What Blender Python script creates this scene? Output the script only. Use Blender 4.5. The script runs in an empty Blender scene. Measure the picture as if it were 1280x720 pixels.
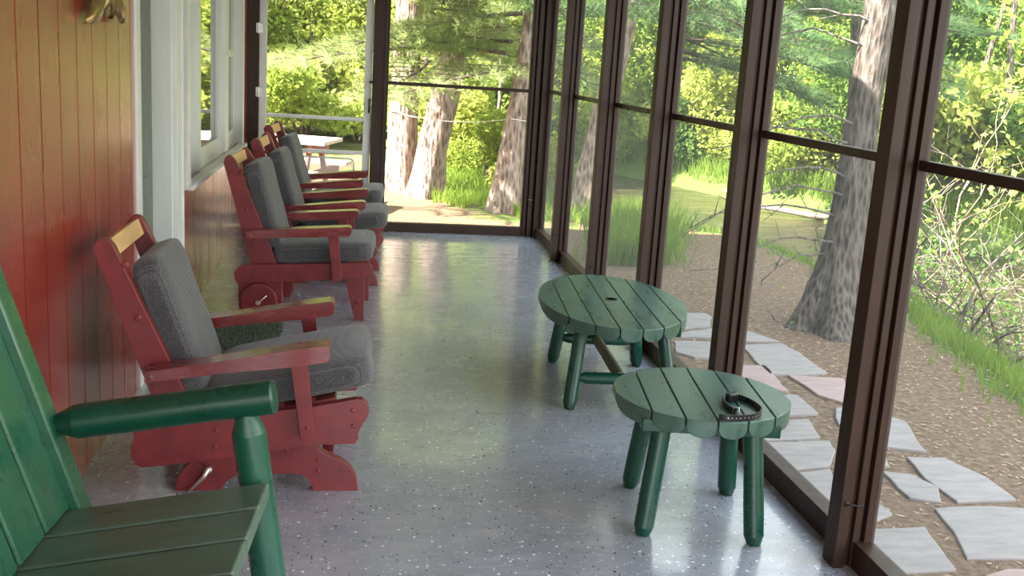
import bpy, bmesh, math, random
from mathutils import Vector, Matrix, noise
R = random.Random(7)
rad = math.radians
SC = bpy.context.scene
COL = SC.collection

# ------------------------------------------------------------------ camera
F, VP, ROLL, CH = 1300.0, (449.7, 67.5), 0.063, 1.5
_Y = Vector((VP[0]-640, VP[1]-360, F)).normalized()
_m = (ROLL*_Y[0]-_Y[1])/_Y[2]
_Z = -Vector((-ROLL, 1.0, _m)).normalized()
_X = _Y.cross(_Z)
cam_d = bpy.data.cameras.new('camera'); cam = bpy.data.objects.new('camera', cam_d); COL.objects.link(cam)
cam_d.sensor_width = 36; cam_d.lens = F/1280*36; cam_d.clip_start = .05; cam_d.clip_end = 300
right = Vector((_X[0], _Y[0], _Z[0])); down = Vector((_X[1], _Y[1], _Z[1])); fwd = Vector((_X[2], _Y[2], _Z[2]))
Mx = Matrix((right, -down, -fwd)).transposed().to_4x4(); Mx.translation = (0, 0, CH)
cam.matrix_world = Mx
SC.camera = cam

def at_z(px, py, z):
    r = right*(px-640)+down*(py-360)+fwd*F
    t = (z-CH)/r.z
    return Vector((r.x*t, r.y*t, z))

# ------------------------------------------------------------------ materials
def mat(name):
    m = bpy.data.materials.new(name); m.use_nodes = True
    nt = m.node_tree; nt.nodes.clear()
    out = nt.nodes.new('ShaderNodeOutputMaterial')
    return m, nt, out
def N(nt, t, **k):
    n = nt.nodes.new(t)
    for a, b in k.items():
        if a in n.inputs: n.inputs[a].default_value = b
        else: setattr(n, a, b)
    return n
def ramp(nt, fac, stops, interp='LINEAR'):
    r = nt.nodes.new('ShaderNodeValToRGB'); r.color_ramp.interpolation = interp
    while len(r.color_ramp.elements) < len(stops): r.color_ramp.elements.new(.5)
    for e, (p, c) in zip(r.color_ramp.elements, stops):
        e.position = p; e.color = (*c, 1) if len(c) == 3 else c
    nt.links.new(fac, r.inputs[0]); return r.outputs[0]
def mixc(nt, fac, a, b):
    m = nt.nodes.new('ShaderNodeMix'); m.data_type = 'RGBA'
    for sock, v in ((m.inputs[0], fac), (m.inputs[6], a), (m.inputs[7], b)):
        if hasattr(v, 'is_output'): nt.links.new(v, sock)
        elif isinstance(v, (int, float)): sock.default_value = v
        else: sock.default_value = (*v, 1)
    return m.outputs[2]
def math_(nt, op, a, b=0.0):
    m = nt.nodes.new('ShaderNodeMath'); m.operation = op
    for s, v in ((m.inputs[0], a), (m.inputs[1], b)):
        if hasattr(v, 'is_output'): nt.links.new(v, s)
        else: s.default_value = v
    return m.outputs[0]
def coords(nt, scale=(1, 1, 1), kind='Object'):
    tc = nt.nodes.new('ShaderNodeTexCoord'); mp = nt.nodes.new('ShaderNodeMapping')
    mp.inputs['Scale'].default_value = scale
    nt.links.new(tc.outputs[kind], mp.inputs[0]); return mp.outputs[0]
def world_pos(nt, scale=(1, 1, 1)):
    g = nt.nodes.new('ShaderNodeNewGeometry'); mp = nt.nodes.new('ShaderNodeMapping')
    mp.inputs['Scale'].default_value = scale
    nt.links.new(g.outputs['Position'], mp.inputs[0]); return mp.outputs[0]
def noise_t(nt, vec, scale, detail=4, rough=.55):
    n = N(nt, 'ShaderNodeTexNoise'); n.inputs['Scale'].default_value = scale
    n.inputs['Detail'].default_value = detail; n.inputs['Roughness'].default_value = rough
    nt.links.new(vec, n.inputs['Vector']); return n.outputs['Fac']
def bump(nt, h, strength=.3, dist=.01):
    b = N(nt, 'ShaderNodeBump'); b.inputs['Strength'].default_value = strength; b.inputs['Distance'].default_value = dist
    nt.links.new(h, b.inputs['Height']); return b.outputs[0]
def principled(nt, out, col, rough, normal=None, spec=.5, metal=0.0, coat=0.0, coat_rough=.1):
    p = N(nt, 'ShaderNodeBsdfPrincipled')
    for s, v in (('Base Color', col), ('Roughness', rough)):
        if hasattr(v, 'is_output'): nt.links.new(v, p.inputs[s])
        elif isinstance(v, (int, float)): p.inputs[s].default_value = v
        else: p.inputs[s].default_value = (*v, 1)
    p.inputs['Specular IOR Level'].default_value = spec
    p.inputs['Metallic'].default_value = metal
    p.inputs['Coat Weight'].default_value = coat; p.inputs['Coat Roughness'].default_value = coat_rough
    if normal is not None: nt.links.new(normal, p.inputs['Normal'])
    nt.links.new(p.outputs[0], out.inputs[0]); return p

def paint(name, base, wear_col, rough=.35, wear=.62, var=.25, scale=(6, 6, 6), coat=0.0, spec=.5):
    m, nt, out = mat(name)
    v = coords(nt, scale)
    n1 = noise_t(nt, v, 2.0, 6); n2 = noise_t(nt, v, 9.0, 8, .7)
    dark = tuple(c*(1-var) for c in base); light = tuple(min(1, c*(1+var)) for c in base)
    c = ramp(nt, n1, [(.3, dark), (.7, light)])
    w = ramp(nt, n2, [(wear, (0, 0, 0)), (wear+.06, (1, 1, 1))])
    c = mixc(nt, w, c, wear_col)
    r = ramp(nt, n1, [(.3, (rough*.8,)*3), (.75, (rough*1.3,)*3)])
    principled(nt, out, c, r, bump(nt, n2, .12, .004), coat=coat, spec=spec)
    return m

M = {}
M['red'] = paint('red_paint', (.165, .020, .022), (.09, .018, .016), .34, .74)
M['red_worn'] = paint('worn_red_paint', (.175, .026, .026), (.36, .20, .12), .26, .66, scale=(3, 22, 12), coat=.5)
M['bare_wood'] = paint('bare_wood', (.62, .38, .18), (.30, .12, .05), .5, .72, scale=(8, 2, 8))
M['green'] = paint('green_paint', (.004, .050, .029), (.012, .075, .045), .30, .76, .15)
M['green_top'] = paint('sheen_paled_green_paint', (.060, .118, .090), (.085, .14, .11), .30, .74, scale=(3, 10, 6))  # tabletop green, paled by reflected light put into the colour
M['green_bench'] = paint('bench_green_paint', (.022, .105, .058), (.04, .12, .07), .28, .82, .12, scale=(3, 8, 6), coat=.3)
M['green_leg'] = paint('bench_leg_paint', (.012, .078, .046), (.02, .09, .055), .30, .85, .1)
M['green_seat'] = paint('scuffed_green_paint', (.085, .130, .095), (.012, .06, .04), .34, .68, scale=(3, 12, 6))
M['grey_log'] = paint('weathered_grey_wood', (.16, .15, .12), (.05, .06, .045), .7, .62, scale=(4, 14, 14))
M['brown'] = paint('brown_frame_paint', (.036, .0175, .0115), (.060, .034, .024), .46, .68, scale=(10, 10, 1.2), spec=.28)
M['brown_dark'] = paint('dark_brown_paint', (.012, .008, .006), (.02, .014, .01), .55, .7)
M['white'] = paint('white_trim_paint', (.66, .67, .65), (.45, .45, .43), .38, .78, .06, scale=(6, 6, 1.5))
M['cream'] = paint('cream_curtain', (.62, .58, .46), (.5, .46, .36), .8, .75, .08, scale=(1, 10, 1))
M['grey_door'] = paint('grey_green_door', (.13, .145, .125), (.10, .11, .10), .42, .7, .1)
M['ceiling'] = paint('pale_ceiling_board', (.60, .57, .50), (.5, .47, .4), .6, .7, .06)
M['black'] = paint('black_strap', (.008, .008, .009), (.02, .02, .02), .32, .7)
M['dark_room'] = paint('dim_room', (.10, .09, .07), (.08, .07, .06), .8, .7)

def simple(name, col, rough=.5, metal=0.0):
    m, nt, out = mat(name)
    v = coords(nt, (8, 8, 8)); n = noise_t(nt, v, 3)
    c = ramp(nt, n, [(.3, tuple(x*.8 for x in col)), (.7, tuple(min(1, x*1.15) for x in col))])
    principled(nt, out, c, rough, metal=metal); return m
M['metal'] = simple('pale_metal', (.62, .58, .52), .35, .8)
M['steel'] = simple('steel', (.45, .45, .45), .3, 1.0)
M['bronze'] = simple('bronze_leaf', (.34, .22, .10), .3, .75)
M['brick_red'] = simple('red_brown_wood', (.24, .08, .06), .6)
M['rope'] = simple('white_twine', (.75, .72, .65), .8)
M['hole'] = simple('dark_hole', (.004, .004, .004), .9)

# siding: red satin boards
m, nt, out = mat('red_siding')
v = coords(nt, (1.4, 1.6, .4)); n1 = noise_t(nt, v, 3, 3); n2 = noise_t(nt, coords(nt, (40, 40, 1.2)), 4, 3)
c = ramp(nt, n1, [(.3, (.27, .027, .019)), (.7, (.32, .034, .023))])
r = ramp(nt, n1, [(.3, (.20,)*3), (.7, (.33,)*3)])
p = principled(nt, out, c, r, bump(nt, n2, .018, .002), spec=1.0, coat=1.0, coat_rough=.24)
p.inputs['Coat IOR'].default_value = 1.7
M['siding'] = m

# floor: blue-grey epoxy with flecks
m, nt, out = mat('flecked_floor_paint')
v = world_pos(nt)
big = noise_t(nt, world_pos(nt, (1, 1, 1)), 1.3, 5, .6)
med = noise_t(nt, world_pos(nt, (1, 2.5, 1)), 7, 6, .65)
c = ramp(nt, big, [(.3, (.25, .268, .312)), (.7, (.34, .355, .385))])
c = mixc(nt, math_(nt, 'MULTIPLY', ramp(nt, med, [(.45, (0, 0, 0)), (.7, (1, 1, 1))]), .35), c, (.33, .34, .35))
scr = noise_t(nt, world_pos(nt, (1, 2.4, 1)), 4.5, 5, .62)
c = mixc(nt, math_(nt, 'MULTIPLY', ramp(nt, scr, [(.52, (0, 0, 0)), (.68, (1, 1, 1))]), .40), c, (.46, .47, .47))
c = mixc(nt, math_(nt, 'MULTIPLY', ramp(nt, scr, [(.32, (1, 1, 1)), (.46, (0, 0, 0))]), .25), c, (.16, .17, .20))
def flecks(scale, thr, dens, seed):
    vo = N(nt, 'ShaderNodeTexVoronoi'); vo.inputs['Scale'].default_value = scale; vo.inputs['Randomness'].default_value = 1
    mp = nt.nodes.new('ShaderNodeMapping'); mp.inputs['Location'].default_value = (seed, seed*1.7, 0); nt.links.new(v, mp.inputs[0]); nt.links.new(mp.outputs[0], vo.inputs['Vector'])
    sep = nt.nodes.new('ShaderNodeSeparateColor'); nt.links.new(vo.outputs['Color'], sep.inputs[0])
    a = math_(nt, 'LESS_THAN', vo.outputs['Distance'], thr); b = math_(nt, 'LESS_THAN', sep.outputs[0], dens)
    return math_(nt, 'MULTIPLY', a, b)
c = mixc(nt, flecks(38, .19, .26, 3.1), c, (.90, .91, .93))
c = mixc(nt, flecks(34, .15, .20, 9.3), c, (.012, .012, .014))
c = mixc(nt, flecks(75, .24, .18, 5.7), c, (.72, .73, .75))
c = mixc(nt, flecks(70, .22, .18, 13.7), c, (.03, .03, .035))
r = ramp(nt, scr, [(.32, (.34,)*3), (.68, (.13,)*3)])
principled(nt, out, c, r, bump(nt, math_(nt, 'ADD', med, scr), .075, .004), spec=.7, coat=.7, coat_rough=.11)
M['floor'] = m

# cushion weave
m, nt, out = mat('grey_woven_fabric')
v = coords(nt, (1, 1, 1))
ck = N(nt, 'ShaderNodeTexVoronoi'); ck.inputs['Scale'].default_value = 190; ck.inputs['Randomness'].default_value = .35; nt.links.new(v, ck.inputs['Vector'])
n1 = noise_t(nt, v, 7, 4)
c = ramp(nt, ck.outputs['Distance'], [(.15, (.175, .168, .168)), (.55, (.036, .034, .038))])
c = mixc(nt, math_(nt, 'MULTIPLY', n1, .35), c, (.13, .13, .14))
p = principled(nt, out, c, .85, bump(nt, ck.outputs['Distance'], .35, .002), spec=.25)
p.inputs['Sheen Weight'].default_value = .25
M['fabric'] = m

# screen mesh: opacity rises at grazing angles
def screen_mat(name, p0, col):
    m, nt, out = mat(name)
    g = N(nt, 'ShaderNodeNewGeometry')
    d = nt.nodes.new('ShaderNodeVectorMath'); d.operation = 'DOT_PRODUCT'
    nt.links.new(g.outputs['Normal'], d.inputs[0]); nt.links.new(g.outputs['Incoming'], d.inputs[1])
    cs = math_(nt, 'MAXIMUM', math_(nt, 'ABSOLUTE', d.outputs['Value']), .12)
    op = math_(nt, 'SUBTRACT', 1.0, math_(nt, 'POWER', 1-p0, math_(nt, 'DIVIDE', 1.0, cs)))
    df = N(nt, 'ShaderNodeBsdfDiffuse'); tr = N(nt, 'ShaderNodeBsdfTranslucent'); tp = N(nt, 'ShaderNodeBsdfTransparent')
    n = noise_t(nt, coords(nt), 3, 3)
    cc = ramp(nt, n, [(.3, tuple(x*.8 for x in col)), (.7, col)])
    nt.links.new(cc, df.inputs[0]); nt.links.new(cc, tr.inputs[0])
    mx = N(nt, 'ShaderNodeMixShader'); mx.inputs[0].default_value = .55; nt.links.new(df.outputs[0], mx.inputs[1]); nt.links.new(tr.outputs[0], mx.inputs[2])
    m2 = N(nt, 'ShaderNodeMixShader'); nt.links.new(op, m2.inputs[0]); nt.links.new(tp.outputs[0], m2.inputs[1]); nt.links.new(mx.outputs[0], m2.inputs[2])
    nt.links.new(m2.outputs[0], out.inputs[0]); return m
M['screen'] = screen_mat('insect_screen', .075, (.30, .31, .29))
M['grille'] = screen_mat('perforated_guard', .48, (.50, .48, .48))

# window glass
m, nt, out = mat('window_glass')
n = noise_t(nt, coords(nt), 1.5, 1)
principled(nt, out, ramp(nt, n, [(.3, (.05, .055, .05)), (.7, (.06, .065, .06))]), .03, spec=.9, coat=.6, coat_rough=.02)
M['glass'] = m

# bark
def bark(name, a, b, sc=1.0):
    m, nt, out = mat(name)
    v = coords(nt, (1*sc, 1*sc, .22*sc))
    vo = N(nt, 'ShaderNodeTexVoronoi'); vo.inputs['Scale'].default_value = 30; nt.links.new(v, vo.inputs['Vector'])
    n = noise_t(nt, coords(nt, (1, 1, .35)), 14, 8, .7)
    h = math_(nt, 'ADD', math_(nt, 'MULTIPLY', vo.outputs['Distance'], .7), math_(nt, 'MULTIPLY', n, .8))
    c = ramp(nt, h, [(.38, tuple(x*.35 for x in a)), (.6, a), (.9, b)])
    li = ramp(nt, noise_t(nt, coords(nt), 9, 5), [(.6, (0, 0, 0)), (.68, (1, 1, 1))])
    c = mixc(nt, math_(nt, 'MULTIPLY', li, .18), c, (.38, .40, .33))
    principled(nt, out, c, .9, bump(nt, h, .9, .05), spec=.15); return m
M['bark_red'] = bark('pine_bark', (.23, .16, .13), (.42, .33, .28))
M['bark_grey'] = bark('grey_bark', (.070, .055, .046), (.155, .130, .112), 1.3)
M['bark_dark'] = bark('dark_bark', (.10, .08, .065), (.2, .17, .14))
M['twig'] = simple('grey_twig', (.085, .062, .045), .8)
M['twig_pale'] = simple('pale_twig', (.22, .165, .095), .8)

# leaves
def leaf_mat(name, dark, light, trans, scale=1.2):
    m, nt, out = mat(name)
    n = noise_t(nt, world_pos(nt), scale, 3); oi = N(nt, 'ShaderNodeObjectInfo')
    f = math_(nt, 'ADD', math_(nt, 'MULTIPLY', n, .75), math_(nt, 'MULTIPLY', oi.outputs['Random'], .25))
    c = ramp(nt, f, [(.25, dark), (.65, light)])
    df = N(nt, 'ShaderNodeBsdfDiffuse'); tr = N(nt, 'ShaderNodeBsdfTranslucent')
    nt.links.new(c, df.inputs[0])
    t = mixc(nt, .5, c, trans); nt.links.new(t, tr.inputs[0])
    mx = N(nt, 'ShaderNodeMixShader'); mx.inputs[0].default_value = .5
    nt.links.new(df.outputs[0], mx.inputs[1]); nt.links.new(tr.outputs[0], mx.inputs[2]); nt.links.new(mx.outputs[0], out.inputs[0]); return m
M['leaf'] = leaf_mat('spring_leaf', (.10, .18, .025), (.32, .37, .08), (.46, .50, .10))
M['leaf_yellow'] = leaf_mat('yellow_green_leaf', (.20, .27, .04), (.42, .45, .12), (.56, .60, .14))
M['leaf_dark'] = leaf_mat('dark_leaf', (.05, .12, .03), (.16, .26, .06), (.25, .38, .08))  # darker green foliage of some trees, shrubs and bushes
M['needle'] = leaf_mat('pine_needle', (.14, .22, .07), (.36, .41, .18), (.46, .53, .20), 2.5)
M['needle_dark'] = leaf_mat('dark_pine_needle', (.06, .13, .05), (.15, .24, .10), (.2, .32, .12), 2.5)  # darker green needles of some pines
M['grass'] = leaf_mat('grass_blade', (.08, .16, .02), (.23, .33, .06), (.38, .48, .09), 3)
M['mat_fibre'] = leaf_mat('mat_fibre', (.03, .045, .034), (.21, .25, .19), (.10, .13, .10), 45)

# ground
m, nt, out = mat('ground_soil')
g = N(nt, 'ShaderNodeNewGeometry'); sep = N(nt, 'ShaderNodeSeparateXYZ'); nt.links.new(g.outputs['Position'], sep.inputs[0])
n1 = noise_t(nt, world_pos(nt), 1.2, 5); n2 = noise_t(nt, world_pos(nt), 26, 6, .7); n3 = noise_t(nt, world_pos(nt), 5, 5)
soil = ramp(nt, n2, [(.3, (.075, .046, .028)), (.52, (.165, .112, .072)), (.75, (.27, .195, .135))])
green = ramp(nt, n2, [(.3, (.045, .08, .018)), (.7, (.13, .18, .045))])
at = N(nt, 'ShaderNodeAttribute'); at.attribute_name = 'grassy'
f = math_(nt, 'ADD', at.outputs['Fac'], math_(nt, 'MULTIPLY', math_(nt, 'SUBTRACT', n3, .5), 1.2))
fc = ramp(nt, f, [(.4, (0, 0, 0)), (.62, (1, 1, 1))])
principled(nt, out, mixc(nt, fc, soil, green), .95, bump(nt, n2, .6, .03), spec=.1)
M['ground'] = m

m, nt, out = mat('flagstone')
v = world_pos(nt); oi = N(nt, 'ShaderNodeObjectInfo')
n1 = noise_t(nt, v, 3, 6); n2 = noise_t(nt, world_pos(nt, (1, 4, 1)), 6, 8, .65)
c = ramp(nt, n2, [(.3, (.185, .165, .155)), (.7, (.29, .262, .245))])
c = mixc(nt, math_(nt, 'MULTIPLY', n1, .4), c, (.27, .24, .215))
principled(nt, out, c, .75, bump(nt, n2, .4, .02), spec=.3)
M['stone'] = m
m2 = m.copy(); m2.name = 'pink_flagstone'
for nd in m2.node_tree.nodes:
    if nd.type == 'VALTORGB':
        nd.color_ramp.elements[0].color = (.26, .17, .155, 1); nd.color_ramp.elements[1].color = (.37, .265, .24, 1)
M['stone_pink'] = m2

m, nt, out = mat('river_water')
v = world_pos(nt, (.8, 2.2, 1)); n1 = noise_t(nt, v, 1.6, 6, .65); n2 = noise_t(nt, world_pos(nt), .25, 3)
c = ramp(nt, n2, [(.35, (.020, .017, .006)), (.65, (.042, .032, .012))])
n4 = noise_t(nt, world_pos(nt, (.5, 3.0, 1)), 2.2, 5, .6)
c = mixc(nt, ramp(nt, n4, [(.52, (0, 0, 0)), (.72, (1, 1, 1))]), c, (.10, .088, .050))
principled(nt, out, c, .16, bump(nt, n1, 1.0, .16), spec=.5)
M['water'] = m

# ------------------------------------------------------------------ geometry helpers
def obj(name, bm, m, parent=None, smooth=False, bevel=0.0, seg=2, auto=None):
    me = bpy.data.meshes.new(name)
    bmesh.ops.recalc_face_normals(bm, faces=bm.faces[:]) if name not in NO_RECALC else None
    bm.to_mesh(me); bm.free()
    o = bpy.data.objects.new(name, me); COL.objects.link(o)
    me.materials.append(M[m] if isinstance(m, str) else m)
    if smooth:
        for p in me.polygons: p.use_smooth = True
    if auto:
        for p in me.polygons: p.use_smooth = True
        me.set_sharp_from_angle(angle=rad(auto))
    if bevel:
        b = o.modifiers.new('bevel', 'BEVEL'); b.width = bevel; b.segments = seg; b.limit_method = 'ANGLE'; b.angle_limit = rad(35)
    if parent is not None: o.parent = parent
    return o
NO_RECALC = set()
def B(): return bmesh.new()
def box(bm, x0, x1, y0, y1, z0, z1):
    vs = [bm.verts.new((x, y, z)) for x in (x0, x1) for y in (y0, y1) for z in (z0, z1)]
    for f in ((0, 1, 3, 2), (4, 6, 7, 5), (0, 4, 5, 1), (2, 3, 7, 6), (0, 2, 6, 4), (1, 5, 7, 3)):
        bm.faces.new([vs[i] for i in f])
    return bm
def prism(bm, pts, a0, a1, axis='y'):
    """extrude a 2-D outline (x,z) along y, or (x,y) along z"""
    mk = (lambda p, a: (p[0], a, p[1])) if axis == 'y' else (lambda p, a: (p[0], p[1], a)) if axis == 'z' else (lambda p, a: (a, p[0], p[1]))
    A = [bm.verts.new(mk(p, a0)) for p in pts]; C = [bm.verts.new(mk(p, a1)) for p in pts]
    bm.faces.new(A); bm.faces.new(C[::-1]); n = len(pts)
    for i in range(n): bm.faces.new((A[i], C[i], C[(i+1) % n], A[(i+1) % n]))
    return bm
def frame_for(d):
    d = d.normalized(); u = d.orthogonal().normalized()
    if abs(d.z) < .95: u = Vector((0, 0, 1)).cross(d).normalized()
    return u, d.cross(u)
def tube(bm, pts, radii, seg=10, caps=True, wob=0.0):
    pts = [Vector(p) for p in pts]
    if not hasattr(radii, '__len__'): radii = [radii]*len(pts)
    rings = []
    u = None
    for i, p in enumerate(pts):
        d = (pts[min(i+1, len(pts)-1)]-pts[max(i-1, 0)])
        if d.length < 1e-9: d = Vector((0, 0, 1))
        d.normalize()
        if u is None: u, w = frame_for(d)
        else:
            u = (u-d*u.dot(d)).normalized(); w = d.cross(u)
        ring = []
        for k in range(seg):
            a = 2*math.pi*k/seg; r = radii[i]
            if wob: r *= 1+wob*noise.noise(Vector((math.cos(a)*1.6, math.sin(a)*1.6, i*.35))+p*.9)
            ring.append(bm.verts.new(p+u*math.cos(a)*r+w*math.sin(a)*r))
        rings.append(ring)
    for a, b in zip(rings, rings[1:]):
        for k in range(seg): bm.faces.new((a[k], a[(k+1) % seg], b[(k+1) % seg], b[k]))
    if caps:
        bm.faces.new(rings[0][::-1]); bm.faces.new(rings[-1])
    return bm
def log(bm, p0, p1, r, c0=0.0, c1=0.0, tip=.5, seg=20):
    seg = 36
    """round log from p0 to p1; c0/c1 = length of the cone at each end"""
    p0, p1 = Vector(p0), Vector(p1); d = (p1-p0).normalized(); L = (p1-p0).length
    st = []
    e = .006
    st += [(0, r*tip), (c0, r)] if c0 else [(0, r-e), (e, r)]
    st += [(L*t, r*(1+.02*math.sin(7*t))) for t in (.33, .66)]
    st += [(L-c1, r), (L, r*tip)] if c1 else [(L-e, r), (L, r-e)]
    return tube(bm, [p0+d*s for s, _ in st], [q for _, q in st], seg)
def disc_bolt(bm, x, y, z, r=.011, h=.006, ydir=-1):
    pts = [(x, y, z), (x, y+ydir*h*.6, z), (x, y+ydir*h, z)]
    tube(bm, pts, [r, r, r*.55], 10)
def empty(name, loc=(0, 0, 0), rz=0.0):
    o = bpy.data.objects.new(name, None); COL.objects.link(o); o.location = loc; o.rotation_euler = (0, 0, rz)
    o.empty_display_size = .1
    return o
def tag(o, label=None, cat=None, group=None, kind=None):
    if label: o['label'] = label
    if cat: o['category'] = cat
    if group: o['group'] = group
    if kind: o['kind'] = kind
    return o
def struct(name, bm, m, label=None, **k):
    o = obj(name, bm, m, **k); o['kind'] = 'structure'
    if label: o['label'] = label
    return o
def rot2(pts, ang, piv, dz=0.0, dx=0.0):
    c, s = math.cos(ang), math.sin(ang)
    return [(piv[0]+(x-piv[0])*c-(z-piv[1])*s+dx, piv[1]+(x-piv[0])*s+(z-piv[1])*c+dz) for x, z in pts]
def smooth_poly(pts, n=2):
    for _ in range(n):
        q = []
        for i in range(len(pts)):
            a, b = pts[i], pts[(i+1) % len(pts)]
            q += [(a[0]*.75+b[0]*.25, a[1]*.75+b[1]*.25), (a[0]*.25+b[0]*.75, a[1]*.25+b[1]*.75)]
        pts = q
    return pts

# ------------------------------------------------------------------ setting
WX, EY, PX = -.92, 9.08, 1.53          # house wall plane, end wall, posts' inner face
YR = -1.55                             # rear end of the porch
HZ = 2.40
bm = B(); box(bm, WX-.02, 1.70, YR, EY+.08, -.13, 0)
struct('floor', bm, 'floor', 'glossy blue grey porch floor with white and black flecks')
bm = B(); box(bm, WX-.02, 2.20, YR-.4, EY+.55, HZ, HZ+.10)
struct('ceiling', bm, 'ceiling')
bm = B(); box(bm, -6.2, 2.22, YR-.5, EY+.6, HZ+.10, HZ+.22)
struct('roof', bm, 'brown')

# house wall as grooved boards with openings for the door and the window
DY0, DY1, DZ1 = 4.66, 5.48, 2.08
WY0, WY1, WZ0, WZ1 = 5.86, 8.56, .755, 2.12
bm = B()
ys = [3.052+.2065*k for k in range(-23, 30)]
cuts = sorted([y for y in ys if YR < y < EY-.02] + [YR, EY+.06, DY0, DY1, WY0, WY1])
for y0, y1 in zip(cuts, cuts[1:]):
    if y1-y0 < .004: continue
    ym = (y0+y1)/2
    zs = [(0, HZ)]
    if DY0 < ym < DY1: zs = [(DZ1, HZ)]
    elif WY0 < ym < WY1: zs = [(0, WZ0), (WZ1, HZ)]
    for z0, z1 in zs:
        g0 = .0045 if y0 in ys else 0; g1 = .0045 if y1 in ys else 0
        prism(bm, [(WX-.018, y0+g0), (WX, y0+g0), (WX, y1-g1), (WX-.018, y1-g1)], z0, z1, 'z')
for (y0, y1, z0, z1) in ((YR, DY0, 0, HZ), (DY1, WY0, 0, HZ), (WY1, EY+.06, 0, HZ), (DY0, DY1, DZ1, HZ), (WY0, WY1, 0, WZ0), (WY0, WY1, WZ1, HZ)):
    box(bm, WX-.14, WX-.014, y0, y1, z0, z1)
struct('wall_left', bm, 'siding', 'red grooved board wall of the house')
bm = B(); box(bm, -6.1, -6.0, YR, EY, -.15, HZ+.1); box(bm, -6.1, WX-.14, YR-.1, YR, -.15, HZ+.1); box(bm, -6.1, WX-.14, EY, EY+.1, -.15, HZ+.1)
struct('wall_back', bm, 'siding')
bm = B(); box(bm, -6.0, WX-.15, YR, EY, -.1, 0); box(bm, -2.6, -2.5, YR, EY, 0, HZ); box(bm, -6.0, WX-.15, YR, EY, HZ-.02, HZ+.05)
struct('wall_inner', bm, 'dark_room')

# house door in its recess
bm = B(); box(bm, WX-.125, WX-.095, DY0+.004, DY1-.03, .02, DZ1)
for z0, z1 in ((.2, .85), (1.0, 1.95)): box(bm, WX-.097, WX-.088, DY0+.13, DY1-.13, z0, z1)
d1 = struct('door_1', bm, 'grey_door', 'grey green house door set back between white casings', bevel=.004)
bm = B()
box(bm, WX-.013, WX+.010, DY0-.085, DY0+.001, 0, DZ1+.1); box(bm, WX-.12, WX-.002, DY0+.001, DY0+.013, 0, DZ1)
box(bm, WX-.013, WX+.022, DY1-.001, DY1+.13, 0, DZ1+.1); box(bm, WX-.013, WX+.030, DY1+.13, DY1+.16, 0, DZ1+.1)
box(bm, WX-.12, WX-.002, DY1-.016, DY1-.001, 0, DZ1); box(bm, WX-.013, WX+.022, DY0-.115, DY1+.16, DZ1-.002, DZ1+.1); box(bm, WX-.12, WX+.02, DY0+.013, DY1-.016, 0.001, .02)
obj('door_casing', bm, 'white', d1, bevel=.003)

# house window: three lights
bm = B()
box(bm, WX-.13, WX+.024, WY0-.035, WY0+.05, WZ0-.02, WZ1+.06)
box(bm, WX-.13, WX+.024, WY1-.05, WY1+.05, WZ0-.02, WZ1+.06)
box(bm, WX-.13, WX+.024, WY0-.035, WY1+.05, WZ1-.04, WZ1+.08)
w1 = struct('window_1', bm, 'white', 'white framed house window above the red gliders', bevel=.003)
bm = B(); prism(bm, [(WX-.13, WZ0+.012), (WX+.05, WZ0-.008), (WX+.05, WZ0-.035), (WX-.13, WZ0-.035)], WY0-.045, WY1+.06)
obj('window_sill', bm, 'white', w1, bevel=.003)
lights = [(WY0+.05, 6.30), (6.62, 7.62), (7.98, WY1-.05)]
bm = B()
for a, b in ((6.30, 6.62), (7.62, 7.98)):
    box(bm, WX-.12, WX-.012, a+.09, b-.09, WZ0, WZ1-.04)
    box(bm, WX-.12, WX-.045, a, a+.09, WZ0, WZ1-.04); box(bm, WX-.12, WX-.045, b-.09, b, WZ0, WZ1-.04)
obj('window_mullion', bm, 'white', w1, bevel=.003)
for i, (a, b) in enumerate(lights):
    bm = B(); t = .045; xs = WX-.085, WX-.045
    box(bm, *xs, a, a+t, WZ0, WZ1-.04); box(bm, *xs, b-t, b, WZ0, WZ1-.04)
    box(bm, *xs, a+t, b-t, WZ0, WZ0+.11); box(bm, *xs, a+t, b-t, WZ1-.09, WZ1-.04)
    if i != 1: box(bm, WX-.085, WX-.035, a+t, b-t, 1.42, 1.47)
    s = obj('window_sash', bm, 'white', w1, bevel=.003)
    bm = B(); box(bm, WX-.070, WX-.064, a+t-.005, b-t+.005, WZ0+.10, WZ1-.085)
    obj('pane', bm, 'glass', s)
    cb = B(); n = 40
    ra = [cb.verts.new((WX-.17+.014*math.sin(k*1.3), a+.42*(b-a)+(.56*(b-a))*k/n, WZ0+.03)) for k in range(n+1)]
    rb = [cb.verts.new((v.co.x, v.co.y, WZ1)) for v in ra]
    for k in range(n): cb.faces.new((ra[k], ra[k+1], rb[k+1], rb[k]))
    c_ = obj('curtain', cb, 'cream', w1, smooth=True); so = c_.modifiers.new('solid', 'SOLIDIFY'); so.thickness = .004

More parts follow.
